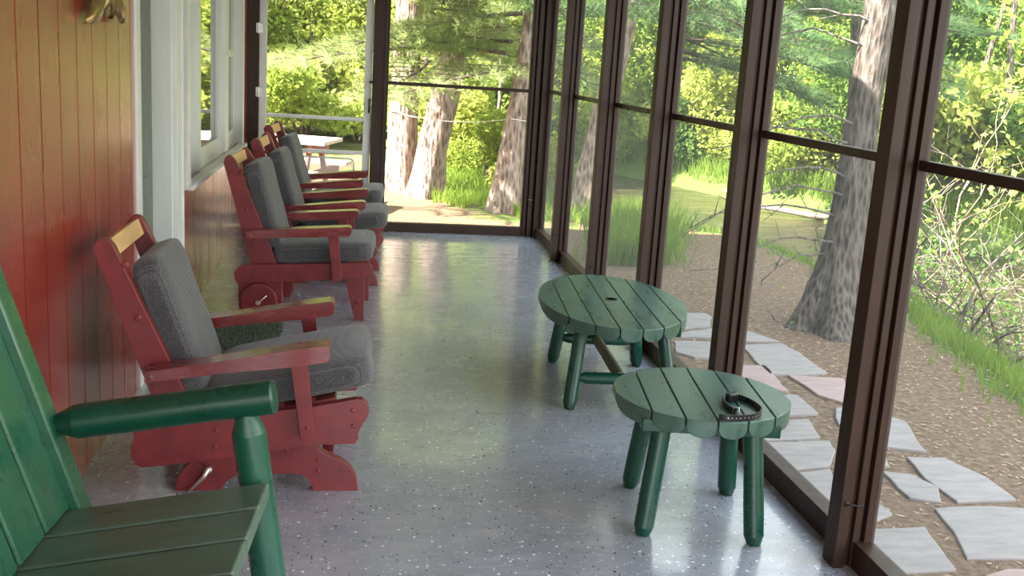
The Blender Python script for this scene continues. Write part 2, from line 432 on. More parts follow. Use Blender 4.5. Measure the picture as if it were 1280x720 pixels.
# ---- screened long side: posts
post_y = [-.84, .40, 1.625, 2.85, 4.078, 5.344, 6.592, 7.885]
def post(y, n):
    bm = B(); t = .078
    box(bm, PX, PX+.036, y, y+t, 0, HZ)
    box(bm, PX+.036, PX+.058, y+.022, y+t-.022, 0, HZ)
    box(bm, PX+.058, PX+.082, y+.006, y+t-.006, 0, HZ)
    box(bm, PX+.082, PX+.094, y+.022, y+t-.022, 0, HZ)
    o = struct('trim_%d' % n, bm, 'brown', bevel=.0025)
    bm = B(); zc = .22
    tube(bm, [(PX+.018, y-.001, zc), (PX+.018, y-.010, zc), (PX+.030, y-.012, zc+.002), (PX+.050, y-.010, zc-.004), (PX+.066, y-.012, zc), (PX+.070, y-.012, zc-.008), (PX+.064, y-.012, zc-.010)], .0022, 6)
    tube(bm, [(PX+.018, y+.002, zc), (PX+.018, y-.004, zc)], [.010, .008], 8)
    obj('hook', bm, 'brown_dark', o, smooth=True)
    return o
for i, y in enumerate(post_y): post(y, i+1)
def screen_frame(bm, y0, y1):
    """a framed screen in the long side between two posts"""
    x0, x1 = PX+.094, PX+.128
    box(bm, x0, x1, y0, y0+.038, .0, HZ); box(bm, x0, x1, y1-.038, y1, .0, HZ)
    box(bm, PX+.062, x1, y0+.001, y1-.001, 0, .088)
    box(bm, PX+.062, x1, y0+.001, y1-.001, HZ-.16, HZ)
    box(bm, x0+.002, x1-.002, y0+.038, y1-.038, 1.268, 1.298)
ends = [YR+.10]+[y+.039 for y in post_y]
starts = [y+.039 for y in post_y]+[EY-.075]
for i, (a, b) in enumerate(zip(ends, starts)):
    bm = B(); screen_frame(bm, a+.001 if i else a, b-.001)
    w = struct('window_%d' % (i+2), bm, 'brown', 'brown framed insect screen between porch posts', bevel=.002)
    bm = B(); x = PX+.118
    bm.faces.new([bm.verts.new((x, y, z)) for y, z in ((a+.03, .08), (b-.03, .08), (b-.03, HZ-.15), (a+.03, HZ-.15))])
    obj('insect_screen', bm, 'screen', w)

# ---- end wall: corner posts, door, screen
bm = B(); box(bm, WX, WX+.092, EY-.03, EY+.07, 0, HZ)
struct('trim_20', bm, 'brown', bevel=.003)
bm = B(); box(bm, .112, .232, EY-.045, EY+.07, 0, HZ); box(bm, .205, .222, EY-.052, EY-.04, 0, HZ)
tp = struct('trim_21', bm, 'brown', bevel=.003)
bm = B()
box(bm, 1.475, 1.500, EY-.03, EY+.06, 0, HZ); box(bm, 1.500, 1.512, EY, EY+.06, 0, HZ); box(bm, 1.512, 1.548, EY-.045, EY+.06, 0, HZ)
box(bm, 1.548, 1.566, EY, EY+.06, 0, HZ); box(bm, 1.566, 1.605, EY-.072, EY+.06, 0, HZ); box(bm, 1.605, 1.66, EY-.074, EY+.06, 0, HZ)
tc_ = struct('trim_22', bm, 'brown', bevel=.0025)
bm = B(); tube(bm, [(1.505, EY-.035, .335), (1.515, EY-.052, .335), (1.535, EY-.052, .333), (1.55, EY-.045, .333)], .003, 6); obj('hook', bm, 'steel', tc_, smooth=True)
bm = B()
xa, xb = .233, 1.474
box(bm, xa, xb, EY-.02, EY+.05, 0, .078); box(bm, xa, xb, EY-.01, EY+.03, 1.262, 1.290); box(bm, xa, xb, EY-.02, EY+.05, HZ-.16, HZ)
box(bm, xa, xa+.014, EY-.015, EY+.04, .07, HZ); box(bm, xb-.014, xb, EY-.015, EY+.04, .07, HZ)
we = struct('window_12', bm, 'brown', 'brown framed screen in the end wall facing pine trunks', bevel=.002)
bm = B(); bm.faces.new([bm.verts.new((x, EY+.03, z)) for x, z in ((xa, .06), (xb, .06), (xb, HZ-.1), (xa, HZ-.1))])
obj('insect_screen', bm, 'screen', we)
bm = B(); box(bm, WX+.092, .112, EY-.03, EY+.07, 2.12, HZ); struct('trim_23', bm, 'brown')
# screen door, white
bm = B(); d0, d1_ = -.826, .108
box(bm, d0, d0+.062, EY-.012, EY+.022, .012, 2.11); box(bm, d1_-.062, d1_, EY-.012, EY+.022, .012, 2.11)
box(bm, d0+.062, d1_-.062, EY-.012, EY+.022, .012, .10); box(bm, d0+.062, d1_-.062, EY-.012, EY+.022, 2.04, 2.11)
for z0, z1 in ((.938, .968), (.655, .683)): box(bm, d0+.062, d1_-.062, EY-.010, EY+.018, z0, z1)
d2 = struct('door_2', bm, 'white', 'white screen door at the far end of the porch', bevel=.004)
bm = B(); bm.faces.new([bm.verts.new((x, EY+.012, z)) for x, z in ((d0+.05, .05), (d1_-.05, .05), (d1_-.05, 2.08), (d0+.05, 2.08))]); obj('insect_screen', bm, 'screen', d2)
bm = B()
gx0, gx1, gz0, gz1 = -.74, -.022, .10, .620
tube(bm, [(gx0, EY-.016, gz0), (gx0, EY-.016, gz1-.04), (gx0+.012, EY-.016, gz1-.012), (gx0+.04, EY-.016, gz1), (gx1-.04, EY-.016, gz1), (gx1-.012, EY-.016, gz1-.012), (gx1, EY-.016, gz1-.04), (gx1, EY-.016, gz0)], .007, 8)
gg = obj('door_guard', bm, 'white', d2, smooth=True)
bm = B(); bm.faces.new([bm.verts.new((x, EY-.014, z)) for x, z in ((gx0, gz0-.03), (gx1, gz0-.03), (gx1, gz1-.02), (gx1-.02, gz1), (gx0+.02, gz1), (gx0, gz1-.02))]); obj('guard_mesh', bm, 'grille', gg)
bm = B(); tube(bm, [(.092, EY-.014, 1.02), (.092, EY-.05, 1.03), (.092, EY-.05, 1.12), (.092, EY-.014, 1.13)], .008, 8); obj('door_handle', bm, 'brown_dark', d2, smooth=True)
bm = B(); box(bm, .085, .16, EY-.066, EY-.045, 1.265, 1.285); tube(bm, [(.14, EY-.07, 1.275), (.14, EY-.09, 1.275)], [.012, .014], 10); obj('latch', bm, 'brown_dark', tp, bevel=.003)
for z in (.3, 1.1, 1.62, 1.95):
    bm = B(); box(bm, -.85, -.80, EY-.036, EY-.010, z, z+.08); tube(bm, [(-.828, EY-.037, z-.005), (-.828, EY-.037, z+.085)], .007, 8); obj('hinge', bm, 'steel', d2, bevel=.002)
# top plates
bm = B(); box(bm, PX, PX+.13, YR, EY+.06, HZ-.02, HZ); struct('trim_24', bm, 'brown')

# ------------------------------------------------------------------ red gliders
# outlines (x,z) measured for the nearest glider; x=0 at the front of the foot
def sh(pts, d=-.041): return [(x+d, z) for x, z in pts]
P_back = sh([(-.833, .838), (-.820, .860), (-.803, .870), (-.785, .866), (-.768, .846), (-.545, .35), (-.515, .27), (-.628, .25), (-.659, .348)])
P_rail = sh([(-.712, .235), (-.706, .205), (-.719, .165), (-.716, .135), (-.703, .108), (-.682, .098), (-.459, .128), (-.272, .158), (-.092, .184), (.026, .190), (.029, .219), (.044, .253), (.062, .285), (.068, .308), (.062, .332), (.045, .348), (.022, .350), (-.117, .322), (-.35, .290), (-.60, .258), (-.69, .246)])
P_run = sh([(-.58, .0), (-.578, .030), (-.566, .060), (-.545, .090), (-.515, .113), (-.480, .122), (-.35, .137), (-.30, .145), (-.114, .175), (-.104, .158), (-.085, .140), (-.06, .127), (-.028, .115), (-.004, .100), (.018, .075), (.032, .045), (.040, .0), (-.118, .0), (-.122, .022), (-.133, .042), (-.152, .056), (-.180, .063), (-.26, .063), (-.36, .063), (-.391, .050), (-.412, .032), (-.424, .012), (-.428, .0)])
P_arm = sh([(-.660, .415), (-.659, .452), (-.40, .495), (-.20, .533), (-.085, .552), (-.070, .545), (-.067, .52), (-.072, .500), (-.085, .494), (-.20, .475), (-.40, .452)])
P_post = sh([(-.197, .478), (-.142, .486), (-.110, .222), (-.158, .216)])
def arm_board(bm, pts, y0, y1):
    prism(bm, pts, y0, y1)
def cushion(name, cx, cz, L, T, Wd, ang, parent, y0, crown=.02, dips=()):
    """rounded pad: length L along ang (in xz), thickness T, width Wd in y"""
    bm = B(); nu, nv, nw = 14, 14, 3
    bmesh.ops.create_cube(bm, size=1)
    bmesh.ops.subdivide_edges(bm, edges=bm.edges[:], cuts=9, use_grid_fill=True)
    rr = .042
    for v in bm.verts:
        p = Vector((v.co.x*L, v.co.y*Wd, v.co.z*T))
        h = Vector((L/2-rr, Wd/2-rr, T/2-rr*.9))
        q = Vector((max(-h.x, min(h.x, p.x)), max(-h.y, min(h.y, p.y)), max(-h.z, min(h.z, p.z))))
        d = p-q
        if d.length > 1e-6: p = q+d.normalized()*min(rr, d.length) if d.length > rr*.7 else q+d
        e = (1-(2*p.x/L)**2)*(1-(2*p.y/Wd)**2)
        p.z += (1 if p.z > 0 else -.3)*crown*max(0, e)
        p.z += .004*noise.noise(Vector((p.x*9, p.y*9, cx*5+y0)))
        v.co = p
    M3 = Matrix.Translation((cx, y0, cz)) @ Matrix.Rotation(-ang, 4, 'Y')
    bmesh.ops.transform(bm, matrix=M3, verts=bm.verts[:])
    o = obj(name, bm, 'fabric', parent, smooth=True)
    s = o.modifiers.new('sub', 'SUBSURF'); s.levels = 1; s.render_levels = 1
    return o
W = .62
def glider(label, loc, rz, kind, tilt=0.0, lift=0.0):
    t = tag(empty('glider_chair', loc, rz), label, 'chair', 'red glider chairs along the house wall')
    piv = (0.0, .30)
    T = lambda pts: rot2(pts, -tilt, piv, lift)     # tilt > 0 raises the back
    A_back, A_rail, A_arm, A_post = P_back, P_rail, P_arm, P_post
    if kind == 'leg':
        d = -.065
        A_rail = sh([(-.66, .245), (-.662, .262), (-.648, .278), (-.630, .300), (-.60, .308), (-.168, .332), (.060, .350), (.088, .346), (.106, .326), (.109, .305), (.100, .282), (.085, .268), (.05, .262), (-.184, .236), (-.60, .204), (-.641, .202), (-.656, .215)], d)
        A_back = sh([(-.729, .870), (-.722, .895), (-.706, .912), (-.690, .910), (-.672, .893), (-.645, .850), (-.425, .29), (-.42, .25), (-.565, .25), (-.576, .307)], d)
        A_arm = sh([(-.590, .466), (-.590, .508), (-.30, .535), (-.03, .558), (-.016, .550), (-.014, .525), (-.02, .508), (-.035, .503), (-.30, .486)], d)
        A_post = sh([(-.143, .495), (-.085, .500), (-.062, .245), (-.110, .238)], d)
    else:
        A_back, A_rail, A_arm, A_post = T(P_back), T(P_rail), T(P_arm), T(P_post)
    for s in (0, 1):
        fy = (lambda y: y) if s == 0 else (lambda y: W-y)
        yy = lambda a, b: sorted((fy(a), fy(b)))
        od = -1 if s == 0 else 1
        bm = B(); prism(bm, A_rail, *yy(0, .036))
        x0, z0 = A_rail[len(A_rail)//2+1][0], A_rail[len(A_rail)//2+1][1]
        for (bx, bz) in (T(sh([(.012, .31), (.016, .255), (-.44, .235), (-.445, .175)])) if kind != 'leg' else sh([(.05, .325), (.052, .285), (-.42, .288), (-.415, .255), (-.20, .30), (-.55, .275), (-.55, .235)], -.065)):
            disc_bolt(bm, bx, fy(0), bz, .008, .005, od)
        obj('side_rail', bm, 'red', t, bevel=.005)
        bm = B(); prism(bm, A_back, *yy(.037, .075))
        (tx, tz), (lx, lz) = A_back[2], A_back[-1]
        for f in (.12, .46, .80, 1.0) if s == 0 else ():
            disc_bolt(bm, tx+(lx-tx)*f+.042+.012*(f < .2), fy(.037), tz-.02+(lz-tz)*f, .0125, .007, od)
        obj('back_post', bm, 'red', t, bevel=.006)
        bm = B(); prism(bm, A_arm, *yy(-.055, .036))
        disc_bolt(bm, A_arm[0][0]+.018, fy(-.055), A_arm[0][1]+.021, .010, .005, od)
        disc_bolt(bm, A_arm[0][0]+.49, fy(-.01), A_arm[4][1]-.002, .003, .001, od)
        ar = obj('armrest', bm, 'red_worn', t, bevel=.012, seg=3)
        if s == 0 and kind == 'runner' and tilt == 0: ar['label'] = 'armrest with chipped paint along its edge'
        bm = B(); prism(bm, A_post, *yy(-.036, -.002))
        px, pz = A_post[2][0]-.028, A_post[2][1]+.035
        disc_bolt(bm, px, fy(-.036), pz, .008, .005, od)
        obj('arm_post', bm, 'red', t, bevel=.006)
        if kind == 'runner':
            bm = B(); prism(bm, P_run, *yy(.038, .078))
            for bx, bz in sh([(-.36, .085), (-.345, .098), (-.21, .150), (-.10, .115), (-.10, .075)]): disc_bolt(bm, bx, fy(.038), bz, .008, .005, od)
            obj('runner', bm, 'red', t, bevel=.006)
            bm = B(); q = sh([(-.468, .082), (-.482, .060), (-.535, .004)]); y = fy(.030)
            tube(bm, [(q[0][0], y+od*.001, q[0][1]), (q[0][0], y+od*.012, q[0][1])], [.013, .011], 10)
            tube(bm, [(q[0][0], y+od*.012, q[0][1]+.01), (q[1][0], y+od*.014, q[1][1]), (q[2][0], y+od*.014, q[2][1]+.002)], [.010, .008, .004], 8)
            obj('glide_rod', bm, 'metal', t, smooth=True)
            bm = B(); z0 = .15; prism(bm, sh([(-.20, .12), (-.16, .125), (-.15, .26), (-.21, .25)]), *yy(.079, .10)); obj('swing_link', bm, 'red', t, bevel=.004); bm = B(); prism(bm, sh([(-.50, .07), (-.46, .08), (-.46, .2), (-.52, .19)]), *yy(.079, .10))
            obj('swing_link', bm, 'red', t, bevel=.004)
        else:
            bm = B(); prism(bm, sh([(-.055, .262), (.058, .268), (.066, .0), (.014, .0)], -.065), *yy(.036, .074))
            disc_bolt(bm, -.035, fy(.036), .115, .014, .007, od); disc_bolt(bm, -.055, fy(.036), .215, .007, .004, od)
            obj('front_leg', bm, 'red', t, bevel=.005)
            bm = B(); prism(bm, sh([(-.645, .21), (-.40, .235), (-.395, .06), (-.42, .0), (-.63, .0), (-.642, .06)], -.065), *yy(.037, .075))
            obj('rear_leg', bm, 'red', t, bevel=.005)
            bm = B(); c0 = (-.524-.065, .102); y = fy(0)
            tube(bm, [(c0[0], y+od*.000, c0[1]), (c0[0], y-od*.034, c0[1])], .102, 40)
            dsk = obj('rear_disc', bm, 'red', t, bevel=.006)
            bm = B(); tube(bm, [(c0[0]-.005, y, c0[1]-.01), (c0[0]-.005, y+od*.018, c0[1]-.01)], [.014, .012], 10)
            tube(bm, [(c0[0]-.005, y+od*.014, c0[1]-.01), (c0[0]+.045, y+od*.010, c0[1]+.035)], [.006, .004], 8)
            obj('peg', bm, 'metal', dsk, smooth=True)
    # cross pieces
    if kind == 'leg':
        top = (-.700-.065, .872); ang = 15.5; seat_a = rad(4.5); sc = (-.195-.065, .392); bc = (-.535-.065, .625)
    else:
        top, = T(sh([(-.790, .826)])); ang = 19.8-math.degrees(tilt); seat_a = rad(12)-tilt; sc, = T(sh([(-.215, .385)])); bc, = T(sh([(-.617, .555)]))
    a = rad(ang)
    def slat(bm, c, h, th, y0, y1, an):
        ux, uz = -math.sin(an), math.cos(an); vx, vz = math.cos(an), math.sin(an)
        prism(bm, [(c[0]+ux*h*i+vx*th*j, c[1]+uz*h*i+vz*th*j) for i, j in ((-.5, -.5), (.5, -.5), (.5, .5), (-.5, .5))], y0, y1)
    bm = B(); slat(bm, top, .062, .022, .075, W-.075, a); ts = obj('top_slat', bm, 'bare_wood', t, bevel=.004); ts['label'] = 'bare wood slat joining the back posts'
    for k in (1, 2, 3):
        bm = B(); slat(bm, (top[0]+math.sin(a)*.16*k-.006, top[1]-math.cos(a)*.16*k), .06, .02, .075, W-.075, a); obj('back_slat', bm, 'bare_wood', t, bevel=.003)
    for k in range(4):
        c0 = (sc[0]-.18+.105*k, sc[1]-.088+(.105*k-.18)*math.tan(seat_a))
        bm = B(); slat(bm, c0, .07, .02, .037, W-.037, seat_a-math.pi/2); obj('seat_slat', bm, 'red', t, bevel=.003)
    for (x0, x1, z0, z1) in (((-.13, -.09, .09, .13), (-.46, -.42, .07, .11)) if kind == 'runner' else ((-.60, -.56, .14, .2),)):
        bm = B(); box(bm, x0, x1, .079, W-.079, z0, z1); obj('cross_bar', bm, 'red', t, bevel=.003)
    # cushions
    cushion('seat_cushion', sc[0]+.012, sc[1]-.012, .57, .115, W-.09, seat_a, t, W/2, .016)
    cushion('back_cushion', bc[0]+.012, bc[1], .50, .115, W-.155, math.pi/2+a, t, W/2, -.014)
    return t
glider('red glider nearest the camera with grey cushions and chipped runner', (.041, 3.418, 0), 0, 'runner')
glider('red glider with round rear disc and tapered front leg, second in the row', (.065, 5.83, 0), rad(-3.5), 'leg')
glider('third red glider in the row, its seat cushion jutting past the disc-footed one', (.163, 6.78, 0), rad(-2.5), 'runner', rad(3.5), .015)
glider('red glider at the end of the row beside the white screen door', (.150, 7.83, 0), rad(-3.5), 'runner', rad(3.5), .03)

# ------------------------------------------------------------------ green log bench
def bench():
    t = tag(empty('log_bench', (-.189, 2.46, 0), rad(-4)), 'green painted log bench with round arm rail and slatted seat', 'bench')
    sl = (.457-.377)/.44
    bw, gap, nb = .146, .012, 8
    for k in range(nb):
        y1 = -k*(bw+gap); y0 = y1-bw
        bm = B(); prism(bm, [(-.495, .457-.495*sl), (-.004, .457-.004*sl), (0, .450), (0, .412), (-.495, .412-.495*sl)], y0, y1)
        obj('seat_board', bm, 'green_seat', t, bevel=.005)
        q = Vector((-.480, 0, .374)); u = Vector((-math.sin(rad(18.3)), 0, math.cos(rad(18.3)))); v = Vector((-math.cos(rad(18.3)), 0, -math.sin(rad(18.3))))
        L = .80+.02*math.sin(k*2.1)
        pts = [q+u*0, q+u*L, q+u*L+v*.04, q+v*.04]
        bm = B(); prism(bm, [(p.x, p.z) for p in pts], y0, y1); obj('back_board', bm, 'green_bench', t, bevel=.006)
    yn = -(nb*(bw+gap))
    for s, yc in ((1, .048), (-1, yn-.036)):
        bm = B(); log(bm, (-.527, yc, .570), (.004, yc, .661), .043, c0=.055, tip=.5, seg=28); obj('arm_rail', bm, 'green', t, auto=14)
        bm = B(); log(bm, (.018, yc, 0), (-.066, yc, .620), .0425, c1=.055, tip=.55, seg=28); obj('front_leg', bm, 'green_leg', t, auto=14)
        bm = B(); q = Vector((-.40, 0, .0))
        prism(bm, [(-.37, 0), (-.29, 0), (-.448, .355), (-.614, .864), (-.712, 1.16), (-.79, 1.13), (-.695, .864), (-.535, .355)], yc-.05 if s > 0 else yc-.02, yc+.02 if s > 0 else yc+.05); obj('back_post', bm, 'green_bench', t, bevel=.006)
    bm = B(); log(bm, (-.07, yn-.03, .36), (-.07, .04, .36), .035, seg=18); obj('seat_rail', bm, 'green', t, auto=14); bm = B(); log(bm, (-.42, yn-.03, .31), (-.42, .04, .31), .035, seg=18); obj('seat_rail', bm, 'green', t, auto=14)
    return t
bench()

# ------------------------------------------------------------------ green tables
def table(label, c, ztop, seam_deg, a_long, a_cross, pw, n, feet, legr, stretch):
    t = tag(empty('garden_table', (c[0], c[1], 0), rad(seam_deg)), label, 'table', 'green slatted tables by the screens')
    tx = lambda p: Matrix.Rotation(-rad(seam_deg), 3, 'Z') @ Vector((p[0]-c[0], p[1]-c[1], 0))
    th = .058
    for k in range(n):
        u0 = (k-n/2)*pw+.0025; u1 = u0+pw-.005
        bm = B(); S = 14; cols = []
        for j in range(S+1):
            f = j/S; u = u0+(u1-u0)*f
            e = max(.0, 1-(u/a_cross)**2); lv = a_long*math.sqrt(e)
            inner = max(lv, .05)
            g = min(1, max(0, 1-abs(2*f-1)**2.2)); zb = ztop-.026-(th-.026)*math.sqrt(g)
            cols.append([bm.verts.new(p) for p in ((-inner, u, ztop), (inner, u, ztop), (inner, u, zb), (-inner, u, zb))])
        for a, b in zip(cols, cols[1:]):
            for i in range(4): bm.faces.new((a[i], a[(i+1) % 4], b[(i+1) % 4], b[i]))
        bm.faces.new(cols[0][::-1]); bm.faces.new(cols[-1])
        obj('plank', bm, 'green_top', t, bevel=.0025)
    hx = a_long*.62
    for s in (-1, 1):
        bm = B(); hw = a_cross*math.sqrt(max(.05, 1-.62**2))*.96
        box(bm, s*hx-.03, s*hx+.03, -hw, hw, ztop-.075, ztop-.032); obj('cleat', bm, 'green', t, bevel=.004)
    loc = [tx(p) for p in feet]; cen = sum(loc, Vector())/len(loc)
    legs = []
    for p in loc:
        top = cen*.4+(p-cen)*.80; top.z = ztop-.050; ft = Vector((p.x, p.y, 0))
        bm = B(); d = (top-ft).normalized(); log(bm, ft, top, legr, c0=.03, tip=.72, seg=24)
        for v in bm.verts:
            if v.co.z < 0.012: v.co.z = max(v.co.z, 0)
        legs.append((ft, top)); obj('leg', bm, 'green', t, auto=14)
    if stretch:
        z = .135
        P = lambda i: legs[i][0].lerp(legs[i][1], z/legs[i][1].z)
        for i, j in ((0, 1), (2, 3)):
            a, b = P(i), P(j); d = (b-a).normalized()
            bm = B(); log(bm, a+d*legr*.6, b-d*legr*.6, legr*.86, c0=.04, c1=.04, tip=.6, seg=20); obj('stretcher', bm, 'green', t, auto=14)
        a, b = (P(0)+P(1))/2, (P(2)+P(3))/2; d = (b-a).normalized()
        bm = B(); log(bm, a+d*.02+Vector((0, 0, .0)), b-d*.02, .026, seg=18); o = obj('stretcher', bm, 'grey_log', t, auto=14); o['label'] = 'bare grey centre stretcher'
        bm = B(); tube(bm, [(0, 0, ztop-.004), (0, 0, ztop+.002), (0, 0, ztop+.002), (0, 0, ztop-.004)], [.030, .030, .024, .024], 28, caps=False)
        pl = obj('plug_ring', bm, 'black', t, smooth=False)
        bm = B(); tube(bm, [(0, 0, ztop-.004), (0, 0, ztop+.0012)], .024, 28); obj('plug', bm, 'green_top', pl)
    return t
table('round green slatted log table with a black strap on top', (1.190, 3.272), .44, -97.7+180, .300, .300, .100, 6, [(.975, 3.10), (1.334, 3.023), (1.385, 3.431), (1.034, 3.496)], .033, False)
table('long oval green slatted log table with stretchers and a plugged hole', (1.240, 4.79), .415, -94.6+180, .588, .350, .101, 7, [(.977, 4.366), (1.445, 4.335), (1.475, 5.069), (1.036, 5.113)], .0315, True)

# black strap collar on the round table
def ribbon(bm, pts, h, th, z):
    """upright strap following pts (x,y) with thickness th"""
    A = []
    for i, p in enumerate(pts):
        d = (pts[min(i+1, len(pts)-1)]-pts[max(i-1, 0)]).normalized(); n = Vector((-d.y, d.x))*th/2
        A.append([bm.verts.new((p.x+s*n.x, p.y+s*n.y, z+q)) for s, q in ((-1, 0), (1, 0), (1, h), (-1, h))])
    for a, b in zip(A, A[1:]):
        for i in range(4): bm.faces.new((a[i], a[(i+1) % 4], b[(i+1) % 4], b[i]))
    bm.faces.new(A[0][::-1]); bm.faces.new(A[-1])
def spline(pts, n=8):
    out = []
    for i in range(len(pts)-1):
        p0, p1, p2, p3 = pts[max(i-1, 0)], pts[i], pts[i+1], pts[min(i+2, len(pts)-1)]
        for k in range(n):
            t = k/n; out.append(.5*((2*p1)+(-p0+p2)*t+(2*p0-5*p1+4*p2-p3)*t*t+(-p0+3*p1-3*p2+p3)*t**3))
    return out+[pts[-1]]
zt = .4405
def onT(px, py): v = at_z(px, py, zt); return Vector((v.x, v.y))
col = tag(empty('dog_collar', (*onT(925, 510), zt)), 'black buckled strap collar lying on the round green table', 'collar')
off = onT(925, 510)
def cl(*p): return [onT(*q)-off for q in p]
path = spline(cl((898, 524.5), (910, 526.3), (925, 526.5), (940, 525), (949, 521.5), (951.5, 517), (947, 512), (938, 506), (926, 501), (915, 498.5)), 6)
bm = B(); ribbon(bm, path, .020, .003, 0)
st = obj('strap', bm, 'black', col)
bm = B()
for i in range(2, len(path)-3, 2):
    if 5 < i % 40 < 44:
        p = path[i]; d = (path[i+1]-path[i-1]).normalized(); nn = Vector((-d.y, d.x))
        for s in (-1, 1):
            a = p+nn*s*.0016; b = p+nn*s*.0021
            tube(bm, [(a.x, a.y, .010), (b.x, b.y, .010)], .0022, 8)
obj('strap_eyelet', bm, 'metal', st)
bm = B(); path2 = spline(cl((903, 501), (904.5, 507), (910, 513), (917, 517.5), (920.5, 517)), 5); ribbon(bm, path2, .020, .004, 0); obj('buckle_strap', bm, 'black', col)
bm = B(); c0 = cl((908, 503))[0]; c1 = cl((921, 500))[0]
d = (c1-c0).normalized(); nn = Vector((-d.y, d.x))
prism(bm, smooth_poly([tuple(q) for q in (c0-nn*.016, c1-nn*.014, c1+nn*.014, c0+nn*.016)], 2), .002, .030, 'z'); obj('receiver_box', bm, 'black', col, bevel=.004)
bm = B(); q = cl((919.5, 517.5))[0]
tube(bm, [(q.x-.010, q.y, .001), (q.x-.010, q.y, .022), (q.x+.010, q.y-.002, .022), (q.x+.010, q.y-.002, .001), (q.x-.010, q.y, .001)], .0022, 6); tube(bm, [(q.x-.006, q.y-.002, .006), (q.x+.012, q.y-.006, .010)], .0018, 6)
obj('buckle', bm, 'steel', col, smooth=True)

# door mat
def blades(bm, n, posfn, h, w, lean, rnd):
    for _ in range(n):
        p, hh = posfn(rnd); hh *= h*(.55+.9*rnd.random()); a = rnd.random()*6.283; ww = w*(.6+.8*rnd.random())
        d = Vector((math.cos(a), math.sin(a), 0)); l = Vector((rnd.gauss(0, 1), rnd.gauss(0, 1), 0))*lean*hh
        b0, b1 = bm.verts.new(p-d*ww), bm.verts.new(p+d*ww)
        m0, m1 = bm.verts.new(p-d*ww*.7+l*.4+Vector((0, 0, hh*.6))), bm.verts.new(p+d*ww*.7+l*.4+Vector((0, 0, hh*.6)))
        tp_ = bm.verts.new(p+l+Vector((0, 0, hh)))
        bm.faces.new((b0, b1, m1, m0)); bm.faces.new((m0, m1, tp_))
bm = B()
prism(bm, smooth_poly([(-.86, 4.90), (-.40, 4.90), (-.385, 5.30), (-.36, 5.72), (-.60, 5.74), (-.86, 5.70)], 2), 0.0, .012, 'z')
dm = tag(obj('door_mat', bm, 'mat_fibre'), 'shaggy dark green door mat on the floor beside the house door', 'mat')
NO_RECALC.update({'mat_pile', 'grass_tuft', 'foliage', 'bough', 'leaves', 'leaf_litter'})
bm = B(); rr = random.Random(3)
def mp_(r):
    x, y = r.uniform(-.85, -.385+.02*r.random()), r.uniform(4.91, 5.715); return Vector((x, y, .010)), 1
blades(bm, 9000, mp_, .016, .0028, .7, rr); obj('mat_pile', bm, 'mat_fibre', dm)['kind'] = 'stuff'

# bronze leaf ornament on the wall
orn = tag(empty('wall_ornament', (WX, 3.98, 1.70)), 'bronze leaf star hanging high on the red wall', 'ornament')
for k, (ang, L) in enumerate(((-150, .316), (-29, .290), (-61, .150), (-118, .13), (28, .28), (75, .27), (112, .27), (160, .29))):
    a = rad(ang); u = Vector((0, math.cos(a), math.sin(a))); w = Vector((0, -math.sin(a), math.cos(a)))
    bm = B(); S = 10; rows = []
    for j in range(S+1):
        f = j/S; wd = .060*math.sin(math.pi*min(1, f*.94+.06))**.8*(1-f*.25)*(L/.28); lift = .02+.030*math.sin(f*2.9)
        c_ = u*L*f+Vector((lift, 0, 0))
        rows.append([bm.verts.new(c_+w*wd+Vector((-.012, 0, 0))), bm.verts.new(c_+Vector((.006, 0, 0))), bm.verts.new(c_-w*wd+Vector((-.012, 0, 0)))])
    for p, q in zip(rows, rows[1:]):
        for i in (0, 1): bm.faces.new((p[i], p[i+1], q[i+1], q[i]))
    o = obj('leaf_petal', bm, 'bronze', orn, smooth=True); s = o.modifiers.new('solid', 'SOLIDIFY'); s.thickness = .002
bm = B(); bmesh.ops.create_uvsphere(bm, u_segments=16, v_segments=10, radius=.035, matrix=Matrix.Translation((.028, 0, 0)) @ Matrix.Diagonal((.6, 1, 1, 1)))
tube(bm, [(.0, 0, 0), (.02, 0, 0)], .012, 10); obj('boss', bm, 'bronze', orn, smooth=True)

# ------------------------------------------------------------------ outdoors: ground, river
def lerp_tab(tab, v):
    if v <= tab[0][0]: return tab[0][1]
    for (a, b), (c, d) in zip(tab, tab[1:]):
        if v <= c: return b+(d-b)*(v-a)/(c-a)
    return tab[-1][1]
NEAR = [(-8, 5.2), (2, 4.7), (5, 4.4), (6.7, 4.75), (8, 5.05), (10, 4.9), (11, 4.5), (12, 3.85), (14, 3.4), (18, 2.8), (22, 2.1), (30, -1.5), (50, -14)]
FAR = [(-8, 15), (4, 12.6), (8, 11.2), (12, 9.4), (16.6, 7.5), (20, 6.4), (22, 5.6), (30, 2.2), (50, -9)]
def sstep(a, b, v):
    t = max(0, min(1, (v-a)/(b-a))); return t*t*(3-2*t)
def height(x, y):
    n, f = lerp_tab(NEAR, y), lerp_tab(FAR, y)
    base = -.156+(.006 if x < 4 and y < 9 else .03)*noise.noise(Vector((x*.7, y*.7, 0)))
    if x < (n+f)/2: return base-.95*sstep(n-.75, n+.35, x)+(.02*max(0, y-12) if x < n-1 else 0)*1
    return -1.1+.8*sstep(f-.5, f+.6, x)+1.6*sstep(f, f+9, x)+.1*noise.noise(Vector((x*.4, y*.4, 3)))
bm = B(); gx = [-14+.5*i for i in range(16)]+[-6+.3*i for i in range(64)]+[13.2+.8*i for i in range(40)]
gy = [-9+.8*i for i in range(14)]+[2.2+.3*i for i in range(66)]+[22+1.0*i for i in range(32)]
V = [[bm.verts.new((x, y, height(x, y))) for y in gy] for x in gx]
for i in range(len(gx)-1):
    for j in range(len(gy)-1): bm.faces.new((V[i][j], V[i+1][j], V[i+1][j+1], V[i][j+1]))
gvals = []
